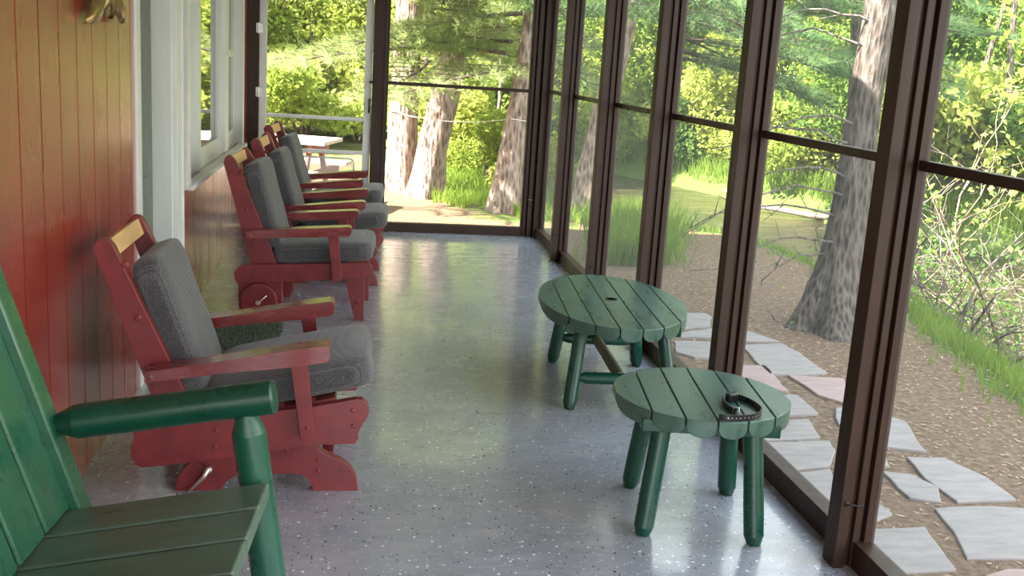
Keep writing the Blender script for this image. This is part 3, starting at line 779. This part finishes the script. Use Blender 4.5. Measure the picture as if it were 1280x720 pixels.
for x in gx:
    for y in gy:
        n, f = lerp_tab(NEAR, y), lerp_tab(FAR, y)
        g = sstep(n-1.0, n-.5, x)
        if y > 9.6: g = max(g, .55*sstep(9.6, 11, y)*sstep(.6, 1.5, x), .5*sstep(12.5, 15, y))
        if x < -1.2: g = max(g, .4)
        gvals.append(max(0, min(1, g)))
gr = struct('ground', bm, 'ground', 'brown needle-strewn ground sloping to the river', smooth=True)
a = gr.data.attributes.new('grassy', 'FLOAT', 'POINT')
for i, v in enumerate(gvals): a.data[i].value = v
bm = B(); bm.faces.new([bm.verts.new(p) for p in ((0, -9, -.72), (45, -9, -.72), (45, 54, -.72), (-14, 54, -.72), (-14, 30, -.72), (0, 20, -.72))])
struct('river', bm, 'water', 'shallow olive river flowing past the porch')

# flagstones
stones = [
 ('grey flagstone at the far end of the path between the tables and the big tree', [(830, 395), (858, 391), (880, 391), (889, 396), (888, 408), (858, 411), (838, 410)], 0),
 ('long bluish flagstone behind the porch post, far end of the path', [(836, 420), (860, 414), (889, 411), (930, 412), (976, 427), (928, 426), (888, 422)], 0),
 ('large grey flagstone tapering toward the big tree', [(927, 431), (977, 429), (1000, 441), (1034, 466), (990, 469), (960, 467), (943, 450)], 0),
 ('grey flagstone seen just past the oval table edge', [(842, 426), (886, 427), (920, 431), (922, 446), (870, 447), (846, 440)], 0),
 ('pinkish flagstone right behind the round table', [(890, 460), (923, 456), (958, 457), (984, 488), (925, 484), (900, 478)], 1),
 ('pink flagstone nearest the big tree root', [(986, 469), (1055, 473), (1062, 506), (1024, 494)], 1),
 ('small grey flagstone right of the round table top', [(950, 494), (995, 493), (1025, 517), (985, 519), (958, 512)], 0),
 ('grey flagstone beside the round table rim', [(955, 527), (1012, 524), (1025, 547), (953, 551)], 0),
 ('wide grey flagstone under the low screen rail', [(950, 554), (1035, 550), (1045, 563), (1041, 582), (984, 588), (940, 566)], 0),
 ('grey flagstone close against the sill left of the broad post', [(980, 592), (1040, 586), (1045, 650), (1010, 640), (985, 612)], 0),
 ('grey flagstone half hidden by the broad post', [(1044, 509), (1062, 509), (1110, 520), (1132, 527), (1157, 564), (1106, 558), (1047, 530)], 0),
 ('pointed grey flagstone on the outer edge of the path', [(1132, 571), (1180, 572), (1230, 595), (1272, 625), (1195, 627), (1160, 600)], 0),
 ('slim grey flagstone between the pointed one and the broad post', [(1100, 588), (1140, 593), (1174, 609), (1180, 629), (1137, 622)], 0),
 ('biggest grey flagstone on the outer side of the path', [(1169, 636), (1217, 632), (1290, 636), (1330, 660), (1310, 698), (1211, 699), (1190, 665)], 0),
 ('square grey flagstone beside the sill, nearest the camera', [(1060, 664), (1092, 662), (1158, 659), (1198, 713), (1105, 717), (1075, 715)], 0),
 ('small triangular flagstone peeping out right of the broad post', [(1060, 628), (1095, 625), (1119, 643), (1094, 650), (1066, 645)], 0),
 ('tiny sliver of grey flagstone by the broad post', [(1085, 566), (1108, 570), (1110, 582), (1090, 583)], 0),
 ('pinkish flagstone cut off by the corner of the view', [(1232, 719), (1262, 712), (1310, 712), (1330, 745), (1245, 748)], 1)]
for lab, poly, pk in stones:
    pts = [at_z(x, y, -.145) for x, y in poly]
    cx, cy = sum(p.x for p in pts)/len(pts), sum(p.y for p in pts)/len(pts)
    fine = []
    for i, p in enumerate(pts):
        q = pts[(i+1) % len(pts)]; nseg = max(2, int((q-p).length/.08))
        for k in range(nseg):
            v = p.lerp(q, k/nseg); j = .012*noise.noise(v*9)
            fine.append((v.x-cx+j, v.y-cy-j))
    ar = sum(fine[i][0]*fine[(i+1) % len(fine)][1]-fine[(i+1) % len(fine)][0]*fine[i][1] for i in range(len(fine)))
    if ar < 0: fine = fine[::-1]
    bm = B(); prism(bm, fine, -.03, .018, 'z')
    o = obj('flagstone', bm, 'stone_pink' if pk else 'stone', bevel=.006); o.location = (cx, cy, -.160)
    tag(o, lab, 'paving stone', 'flagstones of the path outside the screens')

# ------------------------------------------------------------------ plants
def ellip(r):
    while True:
        p = Vector((r.uniform(-1, 1), r.uniform(-1, 1), r.uniform(-1, 1)))
        if p.length <= 1: return p
def leaf_cloud(seed, n, blobs, size):
    """leaves folded along the midrib, scattered in blobs [(centre, radii)]"""
    r = random.Random(seed); bm = B(); wts = [b[1][0]*b[1][1]*b[1][2] for b in blobs]
    for _ in range(n):
        c, rd = r.choices(blobs, wts)[0]; p = ellip(r); k = .55+.45*r.random()
        if p.length > 1e-3: p = p.normalized()*max(p.length, k*r.random()**.4)
        p = Vector((c[0]+p.x*rd[0], c[1]+p.y*rd[1], c[2]+p.z*rd[2]))
        nrm = (Vector((r.gauss(0, 1), r.gauss(0, 1), r.gauss(.8, 1)))).normalized(); u = nrm.orthogonal().normalized(); u.rotate(Matrix.Rotation(r.random()*6.28, 3, nrm)); w = nrm.cross(u)
        s = size*(.6+.8*r.random())
        a, b, c1, d = p-u*s*.5, p+w*s*.33+nrm*s*.1, p+u*s*.5, p-w*s*.33+nrm*s*.1
        va, vb, vc, vd = (bm.verts.new(q) for q in (a, b, c1, d))
        bm.faces.new((va, vb, vc)); bm.faces.new((va, vc, vd))
    return bm
def mesh_of(name, bm, mm):
    me = bpy.data.meshes.new(name); bm.to_mesh(me); bm.free(); me.materials.append(M[mm]); return me
def blob_tree(seed, h, w, n=14):
    r = random.Random(seed); bl = []
    for i in range(n):
        z = h*(.12+.85*i/n); rr_ = w*(1-.55*(i/n)**1.6)
        a = r.random()*6.28; d = rr_*r.uniform(.1, .75)
        bl.append(((d*math.cos(a), d*math.sin(a), z), (w*.42*r.uniform(.7, 1.2), w*.42*r.uniform(.7, 1.2), h*.13*r.uniform(.7, 1.2))))
    return bl
FOL = []
for k in range(4):
    FOL.append(leaf_cloud(20+k, 15000, blob_tree(40+k, 6.6, 2.1, 20), .115))
fol_mesh = {}
for mm in ('leaf', 'leaf_yellow', 'leaf_dark'):
    for k in range(4):
        b2 = FOL[k].copy(); fol_mesh[mm, k] = mesh_of('foliage', b2, mm)
for b_ in FOL: b_.free()
tr_mesh = []
for k in range(3):
    r = random.Random(60+k); bm = B()
    tube(bm, [(0, 0, -.3), (.03, .02, .3), (.06*k, .03, 2), (.12*k-.1, -.05, 4), (.1, .1, 6)], [.15, .12, .10, .075, .03], 12, wob=.1)
    for j in range(9):
        z = 1.2+j*.5; a = r.random()*6.28; L = 1.5-.1*j
        tube(bm, [(0.05*k, 0, z), (math.cos(a)*L*.5, math.sin(a)*L*.5, z+.25), (math.cos(a)*L, math.sin(a)*L, z+.35)], [.035, .022, .008], 6)
    tr_mesh.append(mesh_of('leafy_tree', bm, 'bark_dark'))
def leafy(x, y, sc, mm, k, label, group, rz, name='leafy_tree', cat='tree'):
    o = bpy.data.objects.new(name, tr_mesh[k % 3]); COL.objects.link(o)
    o.location = (x, y, height(x, y)); o.rotation_euler = (0, 0, rz); o.scale = (sc, sc, sc*(.95+.2*R.random()))
    for p in o.data.polygons: p.use_smooth = True
    tag(o, label, cat, group)
    f = bpy.data.objects.new('foliage', fol_mesh[mm, k % 4]); COL.objects.link(f); f.parent = o
    return o
n = 0
for ring, (r0, step) in enumerate(((19.5, 4.6), (24.5, 4.0), (31, 3.6))):
    a = -34.0+ring*1.3
    while a < 74:
        rr_ = r0+R.uniform(-1.2, 1.2); x, y = rr_*math.sin(rad(a)), rr_*math.cos(rad(a))
        f = lerp_tab(FAR, y); nr = lerp_tab(NEAR, y)
        if nr-.8 < x < f+.9: x = f+1.2 if x > (nr+f)/2 else nr-1.2
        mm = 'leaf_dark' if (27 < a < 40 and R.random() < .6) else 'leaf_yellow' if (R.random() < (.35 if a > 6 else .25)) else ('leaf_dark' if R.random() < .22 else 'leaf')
        sc = (.80, 1.05, 1.45)[ring]*R.uniform(.85, 1.15)
        far_side = x > f
        lab = {'leaf': 'bright green leafy tree', 'leaf_yellow': 'pale yellow green leafy tree', 'leaf_dark': 'dark green leafy tree'}[mm]+(' on the far river bank' if far_side else ' in the woods beyond the porch end')
        leafy(x, y, sc, mm, n, lab, 'far bank trees' if far_side else 'woods beyond the porch end', R.random()*6.28); n += 1
        a += step*R.uniform(.8, 1.2)

# low shrubs on the far bank and around the pines
sh_b = leaf_cloud(77, 4200, [((R.uniform(-.6, .6), R.uniform(-.6, .6), R.uniform(.25, 1.0)), (.42, .42, .30)) for _ in range(9)], .085)
sh_mesh = {mm: mesh_of('leaves', sh_b.copy(), mm) for mm in ('leaf', 'leaf_yellow', 'leaf_dark')}; sh_b.free()
bm = B(); r = random.Random(5)
for j in range(9):
    a = r.random()*6.28; tube(bm, [(0, 0, -.1), (.15*math.cos(a), .15*math.sin(a), .4), (.5*math.cos(a), .5*math.sin(a), 1.0)], [.018, .013, .005], 6)
st_mesh = mesh_of('leafy_shrub', bm, 'twig')
def shrub(x, y, s, mm, label, group=None, sz=1.0):
    o = bpy.data.objects.new('leafy_shrub', st_mesh); COL.objects.link(o); o.location = (x, y, height(x, y)); o.rotation_euler = (0, 0, R.random()*6.28); o.scale = (s, s, s*sz)
    tag(o, label, 'shrub', group)
    f = bpy.data.objects.new('leaves', sh_mesh[mm]); COL.objects.link(f); f.parent = o
for i in range(30):
    y = 5+i*.78+R.uniform(-.3, .3); f = lerp_tab(FAR, y); x = f+R.uniform(.5, 1.8)
    mm = R.choice(('leaf', 'leaf_yellow', 'leaf', 'leaf_dark'))
    shrub(x, y, R.uniform(.9, 1.5), mm, {'leaf': 'low bright green shrub', 'leaf_yellow': 'low yellow green shrub', 'leaf_dark': 'low dark green shrub'}[mm]+' along the far waterline', 'shrubs along the far waterline', R.uniform(.8, 1.3))
for i, (x, y, s, mm) in enumerate(((1.15, 15.5, 1.0, 'leaf_yellow'), (1.75, 14.0, .8, 'leaf'), (2.6, 15.0, 1.1, 'leaf'), (2.3, 13.2, .65, 'leaf_yellow'), (-.9, 17.5, 1.2, 'leaf'), (.0, 18.5, 1.2, 'leaf_yellow'), (-1.9, 19, 1.3, 'leaf'), (1.4, 18, 1.3, 'leaf'))):
    shrub(x, y, s, mm, ('yellow green' if mm == 'leaf_yellow' else 'bright green')+' shrub among the pine trunks past the end wall', 'shrubs among the pine trunks')

# pines with needle boughs
def needle_bough(seed, L, mm):
    r = random.Random(seed); bm = B()
    P = [Vector((L*t, .12*math.sin(t*3+seed)*L, -.10*L*t*t)) for t in [i/8 for i in range(9)]]
    def tuft(p, d, n=26, ln=.15):
        for _ in range(n):
            v = (d*1.1+Vector((r.gauss(0, 1), r.gauss(0, 1), r.gauss(.1, 1)))*.75).normalized(); s = v.orthogonal().normalized()*.0042
            q = p+v*ln*(.7+.5*r.random())
            bm.faces.new((bm.verts.new(p-s), bm.verts.new(p+s), bm.verts.new(q)))
    for i in range(1, 9):
        for s in (-1, 1):
            a = P[i]; ln = L*.42*(1-.6*i/9)
            d = Vector((.75, s*.9, r.uniform(-.1, .2))).normalized()
            for j in range(1, 6):
                q = a+d*ln*j/5+Vector((0, 0, -.03*j*j*.1)); tuft(q, (d+Vector((0, 0, .15))).normalized())
    tuft(P[-1], Vector((1, 0, 0)))
    return mesh_of('bough', bm, mm)
def bough_wood(seed, L):
    r = random.Random(seed); bm = B()
    P = [Vector((L*t, .12*math.sin(t*3+seed)*L, -.10*L*t*t)) for t in [i/8 for i in range(9)]]
    tube(bm, P, [.022*(1-.8*i/8)+.004 for i in range(9)], 7)
    for i in range(1, 9):
        for s in (-1, 1):
            ln = L*.42*(1-.6*i/9); d = Vector((.75, s*.9, .05)).normalized(); tube(bm, [P[i], P[i]+d*ln], [.007, .003], 5)
    return mesh_of('bough', bm, 'twig')
BW = [bough_wood(s, L) for s, L in ((1, 1.9), (2, 1.5), (3, 2.3))]
BN = {mm: [needle_bough(s, L, mm) for s, L in ((1, 1.9), (2, 1.5), (3, 2.3))] for mm in ('needle', 'needle_dark')}
def add_bough(tree, loc, rz, ry, k, mm, s=1.0):
    b = bpy.data.objects.new('bough', BW[k]); COL.objects.link(b); b.parent = tree
    b.location = Vector(loc)-tree.location; b.rotation_euler = (0, ry, rz); b.scale = (s, s, s)
    f = bpy.data.objects.new('needles', BN[mm][k]); COL.objects.link(f); f.parent = b
def trunk(name, pts, radii, mm, label, flare=0.0, seg=40, cat='tree', group=None):
    base = Vector((pts[0][0], pts[0][1], pts[0][2]))
    # resample
    P, Rr = [], []
    for i in range(len(pts)-1):
        a, b = Vector(pts[i]), Vector(pts[i+1]); m_ = max(2, int((b-a).length/.09))
        for k in range(m_): t = k/m_; P.append(a.lerp(b, t)-base); Rr.append(radii[i]+(radii[i+1]-radii[i])*t)
    P.append(Vector(pts[-1])-base); Rr.append(radii[-1])
    bm = B(); rings = []
    for p, r_ in zip(P, Rr):
        ring = []
        for k in range(seg):
            a = 2*math.pi*k/seg; w = Vector((math.cos(a), math.sin(a), 0))
            rr_ = r_*(1+.07*noise.noise(Vector((w.x*1.5, w.y*1.5, p.z*.6))+base)+.035*noise.noise(Vector((w.x*7, w.y*7, p.z*2.2))+base))
            if flare: rr_ += flare*max(0, 1-p.z/.75)**2.2*(.55+.45*math.cos(a*5+base.x*3))
            ring.append(bm.verts.new(p+w*rr_))
        rings.append(ring)
    for a, b in zip(rings, rings[1:]):
        for k in range(seg): bm.faces.new((a[k], a[(k+1) % seg], b[(k+1) % seg], b[k]))
    o = obj(name, bm, mm, smooth=True); o.location = base
    return tag(o, label, cat, group)
def G(x, y): return height(x, y)-.05
t1 = trunk('pine_tree', [(.56, 13.1, G(.56, 13.1)), (.56, 13.1, .4), (.57, 13.15, 1.2), (.59, 13.2, 2.2), (.60, 13.3, 7.5)], [.205, .185, .175, .165, .10], 'bark_red', 'tall straight pine trunk next to the screen door, seen through the end screen', .10)
t2 = trunk('pine_tree', [(.85, 12.7, G(.85, 12.7)), (.90, 12.7, .4), (1.05, 12.7, 1.15), (1.10, 12.75, 1.6), (1.35, 12.9, 3.0), (1.6, 13.2, 7)], [.205, .190, .180, .160, .14, .08], 'bark_red', 'leaning rough barked pine in the middle of the end screen', .10)
t3 = trunk('pine_tree', [(1.68, 11.7, G(1.68, 11.7)), (1.72, 11.7, .4), (1.82, 11.72, 1.2), (1.90, 11.75, 2.0), (2.1, 11.8, 6.5)], [.165, .148, .130, .12, .07], 'bark_red', 'slimmer pine trunk beside the corner post of the end wall', .08)
t4 = trunk('pine_tree', [(2.63, 11.8, G(2.63, 11.8)), (2.68, 11.8, .4), (2.79, 11.8, 1.1), (2.97, 11.8, 2.0), (3.6, 11.9, 5.5)], [.175, .15, .132, .10, .05], 'bark_red', 'leaning pine seen through the long side screens near the far corner', .10)
t5 = trunk('oak_tree', [(3.30, 6.55, G(3.3, 6.55)), (3.30, 6.58, .25), (3.31, 6.58, .7), (3.32, 6.6, 1.28), (3.345, 6.6, 2.1), (3.5, 6.7, 6)], [.225, .165, .128, .108, .104, .07], 'bark_grey', 'big grey barked tree with flared roots standing by the flagstones', .17, 56)
t6 = trunk('pine_tree', [(-1.60, 23, G(-1.6, 23)), (-1.55, 23, 1), (-1.50, 23, 2), (-1.3, 23, 8)], [.125, .115, .105, .05], 'bark_red', 'distant pine trunk seen through the white screen door', .05)
t7 = trunk('bare_trunk', [(6.98, 14.2, -1.0), (7.02, 14.2, 1), (6.90, 14.2, 2.4), (6.8, 14.3, 6)], [.12, .10, .11, .06], 'bark_dark', 'dim narrow trunk behind the big grey tree', .03)
for i, (x, y, r_, lab) in enumerate(((-.85, 19, .030, 'thin sapling trunk seen through the middle of the white screen door'), (2.05, 15.5, .035, 'thin sapling between the leaning pine and the corner pine'))):
    trunk('sapling', [(x, y, G(x, y)), (x+.02, y, 1), (x, y, 2.2), (x+.1, y, 4)], [r_, r_*.9, r_*.8, r_*.4], 'bark_dark', lab, 0, 10)
for i in range(9):
    y = 9+i*1.9; x = lerp_tab(FAR, y)+1.6+R.random()*1.5
    trunk('birch_trunk', [(x, y, G(x, y)), (x+R.uniform(-.3, .3), y, 1.5), (x+R.uniform(-.6, .6), y, 4)], [.06, .05, .03], 'bark_grey', 'slim pale trunk among the far bank shrubs', 0, 10, group='slim trunks on the far bank')
rb = random.Random(11)
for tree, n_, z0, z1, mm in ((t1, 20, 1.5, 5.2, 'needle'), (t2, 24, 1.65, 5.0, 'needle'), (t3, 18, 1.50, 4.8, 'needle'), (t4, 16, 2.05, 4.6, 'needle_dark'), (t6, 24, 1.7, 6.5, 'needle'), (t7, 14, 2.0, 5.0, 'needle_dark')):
    for i in range(n_):
        z = z0+(z1-z0)*(i/n_)**1.2; a = rb.random()*6.28 if i % 3 else rb.uniform(-2.4, -.7)
        bx, by = tree.location.x, tree.location.y
        if tree is t3: a = rb.uniform(1.9, 4.3)
        add_bough(tree, (bx+.04*z*(tree is t2 or tree is t4), by, z), a, rb.uniform(-.1, .25), i % 3, mm, rb.uniform(.8, 1.15))
# boughs of the oak-side pine hanging into the upper bays
t8 = trunk('pine_tree', [(4.0, 13.2, G(4.0, 13.2)), (3.95, 13.2, 2), (3.9, 13.2, 7)], [.12, .11, .05], 'bark_dark', 'dark boughed pine on the near bank behind the long side screens', .05)
for i in range(26):
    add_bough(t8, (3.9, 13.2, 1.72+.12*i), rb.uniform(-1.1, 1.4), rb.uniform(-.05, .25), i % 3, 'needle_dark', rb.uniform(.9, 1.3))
# bare side branches on the big tree
rb = random.Random(4)
for z, a, L in ((.42, 196, 1.0), (.62, 178, 1.1), (.88, 186, .9), (1.12, 175, 1.0), (1.22, 190, .8), (.75, 200, 1.2), (1.75, 160, .9), (.30, 185, .6), (1.05, 350, .8), (1.9, 172, .8)):
    bm = B(); a = rad(a); p = Vector((0, 0, z-t5.location.z)); P = []
    for j in range(8):
        t = j/7; P.append(p+Vector((math.cos(a)*L*t, math.sin(a)*L*t, .10*math.sin(t*3.0)+rb.gauss(0, .012)-.12*t*t)))
    tube(bm, P, [.0085*(1-.8*j/7)+.0015 for j in range(8)], 6)
    for j in range(2, 8):
        d = Vector((rb.gauss(0, .5), rb.gauss(0, .5), rb.gauss(0, .5))); tube(bm, [P[j], P[j]+d*.22], [.004, .0015], 5)
    obj('bare_branch', bm, 'bark_dark', t5, smooth=True)

# riverside bush at the right: tangled bare branches and sparse leaves
def tangle(seed, n, L, r0, lean, up=.35):
    r = random.Random(seed); bm = B(); tips = []
    def grow(p, d, L, rd, depth):
        P = [p]; q = p.copy(); dd = d.copy()
        for j in range(6):
            dd = (dd+Vector((r.gauss(0, .22), r.gauss(0, .22), r.gauss(.02, .2)))).normalized(); q = q+dd*L/6; P.append(q.copy())
        tube(bm, P, [rd*(1-.7*j/6) for j in range(7)], 6)
        tips.extend(P[3:])
        if depth:
            for j in (2, 3, 4, 5, 6):
                if r.random() < .85: grow(P[j], (dd+Vector((r.gauss(0, .8), r.gauss(0, .8), r.gauss(.1, .6)))).normalized(), L*.58, rd*.5, depth-1)
    for _ in range(n):
        d = Vector((r.gauss(lean[0], .45), r.gauss(lean[1], .45), r.uniform(up, up+.65))).normalized(); grow(Vector((r.gauss(0, .12), r.gauss(0, .12), -.1)), d, L, r0, 2)
    return bm, tips
def leaves_at(seed, tips, n, size, spread):
    r = random.Random(seed); bm = B()
    for _ in range(n):
        p = r.choice(tips)+Vector((r.gauss(0, spread), r.gauss(0, spread), r.gauss(0, spread)))
        nrm = Vector((r.gauss(0, 1), r.gauss(0, 1), r.gauss(.8, 1))).normalized(); u = nrm.orthogonal().normalized(); u.rotate(Matrix.Rotation(r.random()*6.28, 3, nrm)); w = nrm.cross(u); s = size*(.6+.8*r.random())
        va, vb, vc, vd = (bm.verts.new(q) for q in (p-u*s*.5, p+w*s*.33+nrm*s*.1, p+u*s*.5, p-w*s*.33+nrm*s*.1))
        bm.faces.new((va, vb, vc)); bm.faces.new((va, vc, vd))
    return bm
for i, (x, y, sd, L, mm, n_l, bark_, lab) in enumerate((
    (4.55, 7.2, 31, 1.15, 'leaf_dark', 260, 'bark_dark', 'tangled riverside bush with bare dark branches over the water'),
    (4.75, 6.1, 35, .95, 'leaf', 300, 'twig', 'sparse green sprigged bush at the river edge, lowest in the right hand screen'),
    (5.5, 7.3, 32, 2.3, 'leaf_yellow', 900, 'twig_pale', 'sunlit tall bush with pale bare twigs at the river edge'),
    (5.3, 8.6, 33, 1.25, 'leaf_dark', 1500, 'bark_dark', 'dark leafed riverside bush behind the tangled bare one'))):
    bm, tips = tangle(sd, 4 if bark_ == 'twig_pale' else 9, L, .016, (-.15, -.1), 1.0 if bark_ == 'twig_pale' else .35)
    o = tag(obj('riverside_bush', bm, bark_, smooth=True), lab, 'bush'); o.location = (x, y, height(x, y))
    obj('leaves', leaves_at(sd, tips, n_l, .055, .07), mm, o)
# overhanging maple spray upper right
mp = trunk('maple_tree', [(6.3, 4.2, -.9), (6.2, 4.4, 1.0), (6.0, 4.7, 2.6), (5.9, 5.0, 5)], [.12, .1, .08, .03], 'bark_dark', 'leafy maple whose sprays hang into the upper right of the view', .03, 16)
rb = random.Random(9)
for i in range(16):
    bm = B(); a = rb.uniform(2.2, 4.2); z = rb.uniform(1.6, 4.2)+.9; P = [Vector((-.2, .4, z))]
    L = rb.uniform(1.0, 2.2)
    for j in range(1, 7): t = j/6; P.append(P[0]+Vector((math.cos(a)*L*t, -math.sin(a)*L*t*.8+rb.uniform(0, .12)+1.6*t, .15*t-.3*t*t+rb.gauss(0, .03))))
    tube(bm, P, [.016*(1-.8*j/6)+.002 for j in range(7)], 6)
    b = obj('branch', bm, 'twig', mp, smooth=True)
    obj('leaves', leaves_at(100+i, P[1:], 260, .085, .16), 'leaf' if i % 3 else 'leaf_yellow', b)

# grass
rg = random.Random(21)
bm = B()
def bank(r):
    y = r.uniform(3.0, 12.5); n = lerp_tab(NEAR, y); x = n-.10-abs(r.gauss(0, .30)); return Vector((x, y, height(x, y)-.02)), (.5+.6*min(1, max(0, (x-n+1.1))))*(1 if y < 7.6 else .5)
blades(bm, 17000, bank, .22, .0055, .35, rg)
tag(obj('grass_tuft', bm, 'grass'), 'tall green grass along the near river bank', 'grass', kind='stuff')
bm = B()
def endg(r):
    while True:
        x, y = r.uniform(.9, 2.9), r.uniform(11.0, 17)
        if x < 1.75 and y < 12.0+.5*noise.noise(Vector((x*3, y, 1))): continue
        if noise.noise(Vector((x*1.1, y*.8, 5)))+.3*(x-1.1)/2+.02*(y-10) > .02: return Vector((x, y, height(x, y)-.02)), .5+.5*r.random()
blades(bm, 13000, endg, .20, .006, .35, rg)
tag(obj('grass_tuft', bm, 'grass'), 'sunlit grass growing between the pine trunks', 'grass', kind='stuff')
bm = B()
def weeds(r):
    y = r.uniform(8.6, 11.2); x = y*r.gauss(.280, .020); return Vector((x, y, height(x, y)-.02)), .8
blades(bm, 4500, weeds, .36, .006, .28, rg)
tag(obj('grass_tuft', bm, 'grass'), 'tall bright weeds outside the middle screens', 'grass', kind='stuff')
bm = B()
def farb(r):
    y = r.uniform(4, 24); f = lerp_tab(FAR, y); x = f+.25+abs(r.gauss(0, 1.0)); return Vector((x, y, height(x, y)-.02)), 1
blades(bm, 12000, farb, .34, .010, .3, rg)
tag(obj('grass_tuft', bm, 'grass'), 'green grass on the far river bank', 'grass', kind='stuff')
bm = B()
def litter(r):
    while True:
        x, y = r.uniform(1.75, 4.4), r.uniform(2.2, 9)
        if lerp_tab(NEAR, y)-x > .6: return Vector((x, y, height(x, y)+.004)), 1
rl = random.Random(2)
for _ in range(3500):
    p, _h = litter(rl); a = rl.random()*6.28; L = rl.uniform(.015, .05); d = Vector((math.cos(a), math.sin(a), rl.uniform(-.05, .2)))*L; s = Vector((-math.sin(a), math.cos(a), 0))*rl.uniform(.002, .006)
    bm.faces.new([bm.verts.new(q) for q in (p-s, p+d*.5-s*1.2, p+d, p+d*.5+s*1.2)])
M['litter'] = simple('dry_leaf', (.38, .26, .16), .9)
tag(obj('leaf_litter', bm, 'litter'), 'dry leaf litter scattered between path and grass', 'leaf litter', kind='stuff')

# bleached log at the far waterline
bm = B(); P = [Vector((6.55, 16.9, -.60)), Vector((7.0, 16.7, -.62)), Vector((7.5, 16.3, -.66)), Vector((8.2, 15.9, -.68)), Vector((8.6, 15.5, -.72))]
tube(bm, P, [.03, .045, .05, .045, .03], 12, wob=.15); tube(bm, [P[0], P[0]+Vector((-.3, .3, .22))], [.03, .012], 8)
M['drift'] = simple('bleached_driftwood', (.26, .19, .16), .8)
tag(obj('driftwood_log', bm, 'drift', smooth=True), 'bleached driftwood log lying along the far waterline', 'log')

# picnic table outside the end door
pt = tag(empty('picnic_table', (-1.02, 11.45, height(-1, 11.4)), rad(-14)), 'red brown picnic table with top coloured pale as sunlit outside the white screen door', 'table')
M['pale_board'] = simple('sunlit_tint_board', (.60, .50, .46), .7)  # sunlight on the boards put into their pale colour
for k in range(5):
    bm = B(); box(bm, -.80, .80, -.36+.147*k, -.36+.147*k+.135, .695, .735); obj('table_board', bm, 'pale_board', pt, bevel=.004)
for s in (-1, 1):
    bm = B(); box(bm, -.80, .80, s*.66-.12, s*.66+.12, .41, .45); obj('bench_board', bm, 'pale_board', pt, bevel=.004)
    for q in (-1, 1):
        bm = B(); prism(bm, [(q*.62, 0), (q*.53, 0), (q*.13, .69), (q*.22, .69)], s*.60-.02, s*.60+.02, 'x'); obj('leg', bm, 'brick_red', pt, bevel=.004)
    bm = B(); box(bm, s*.60+.022, s*.60+.06, -.76, .76, .32, .41); obj('cross_brace', bm, 'brick_red', pt, bevel=.004)
    bm = B(); box(bm, s*.60+.022, s*.60+.06, -.34, .34, .61, .695); obj('top_brace', bm, 'brick_red', pt, bevel=.004)
# twine tied between two pines
bm = B(); a, b = Vector((.62, 12.90, .80)), Vector((1.80, 11.58, .92)); P = [a.lerp(b, i/16)+Vector((0, -.02, -.06*math.sin(math.pi*i/16))) for i in range(17)]
tube(bm, [Vector((.38, 13.02, .86)), Vector((.5, 12.92, .83))]+P[:2], .005, 6)
tube(bm, [Vector((1.68, 11.585, .90)), Vector((1.80, 11.575, .89)), Vector((1.94, 11.63, .87))], .005, 6)
tube(bm, P, .003, 6)
tag(obj('clothesline', bm, 'rope'), 'thin white line tied between two pine trunks', 'line')

# ------------------------------------------------------------------ light
w = bpy.data.worlds.new('sky'); SC.world = w; w.use_nodes = True
nt = w.node_tree; nt.nodes.clear()
ow = nt.nodes.new('ShaderNodeOutputWorld'); bg = nt.nodes.new('ShaderNodeBackground')
tcw = nt.nodes.new('ShaderNodeTexCoord'); sp = nt.nodes.new('ShaderNodeSeparateXYZ'); nt.links.new(tcw.outputs['Generated'], sp.inputs[0])
cc = ramp(nt, sp.outputs[2], [(.0, (.95, .97, .88)), (.25, (.92, .95, 1.0)), (.8, (.70, .83, 1.0))])
nt.links.new(cc, bg.inputs[0]); bg.inputs[1].default_value = 2.2
nt.links.new(bg.outputs[0], ow.inputs[0])
sd = bpy.data.lights.new('sun', 'SUN'); so = bpy.data.objects.new('sun', sd); COL.objects.link(so)
sd.energy = 17.0; sd.angle = rad(1.0); sd.color = (1.0, .93, .80)
so.rotation_euler = Vector((.92, .30, -.97)).to_track_quat('-Z', 'Y').to_euler()

SC.view_settings.view_transform = 'Standard'; SC.view_settings.look = 'None'
SC.view_settings.gamma = 1; SC.view_settings.exposure = 1.52; SC.view_settings.use_curve_mapping = False
cy = SC.cycles
cy.max_bounces = 10; cy.diffuse_bounces = 5; cy.glossy_bounces = 4; cy.transmission_bounces = 4; cy.transparent_max_bounces = 16
cy.sample_clamp_indirect = 6.0
cy.use_denoising = True
bpy.context.view_layer.update()
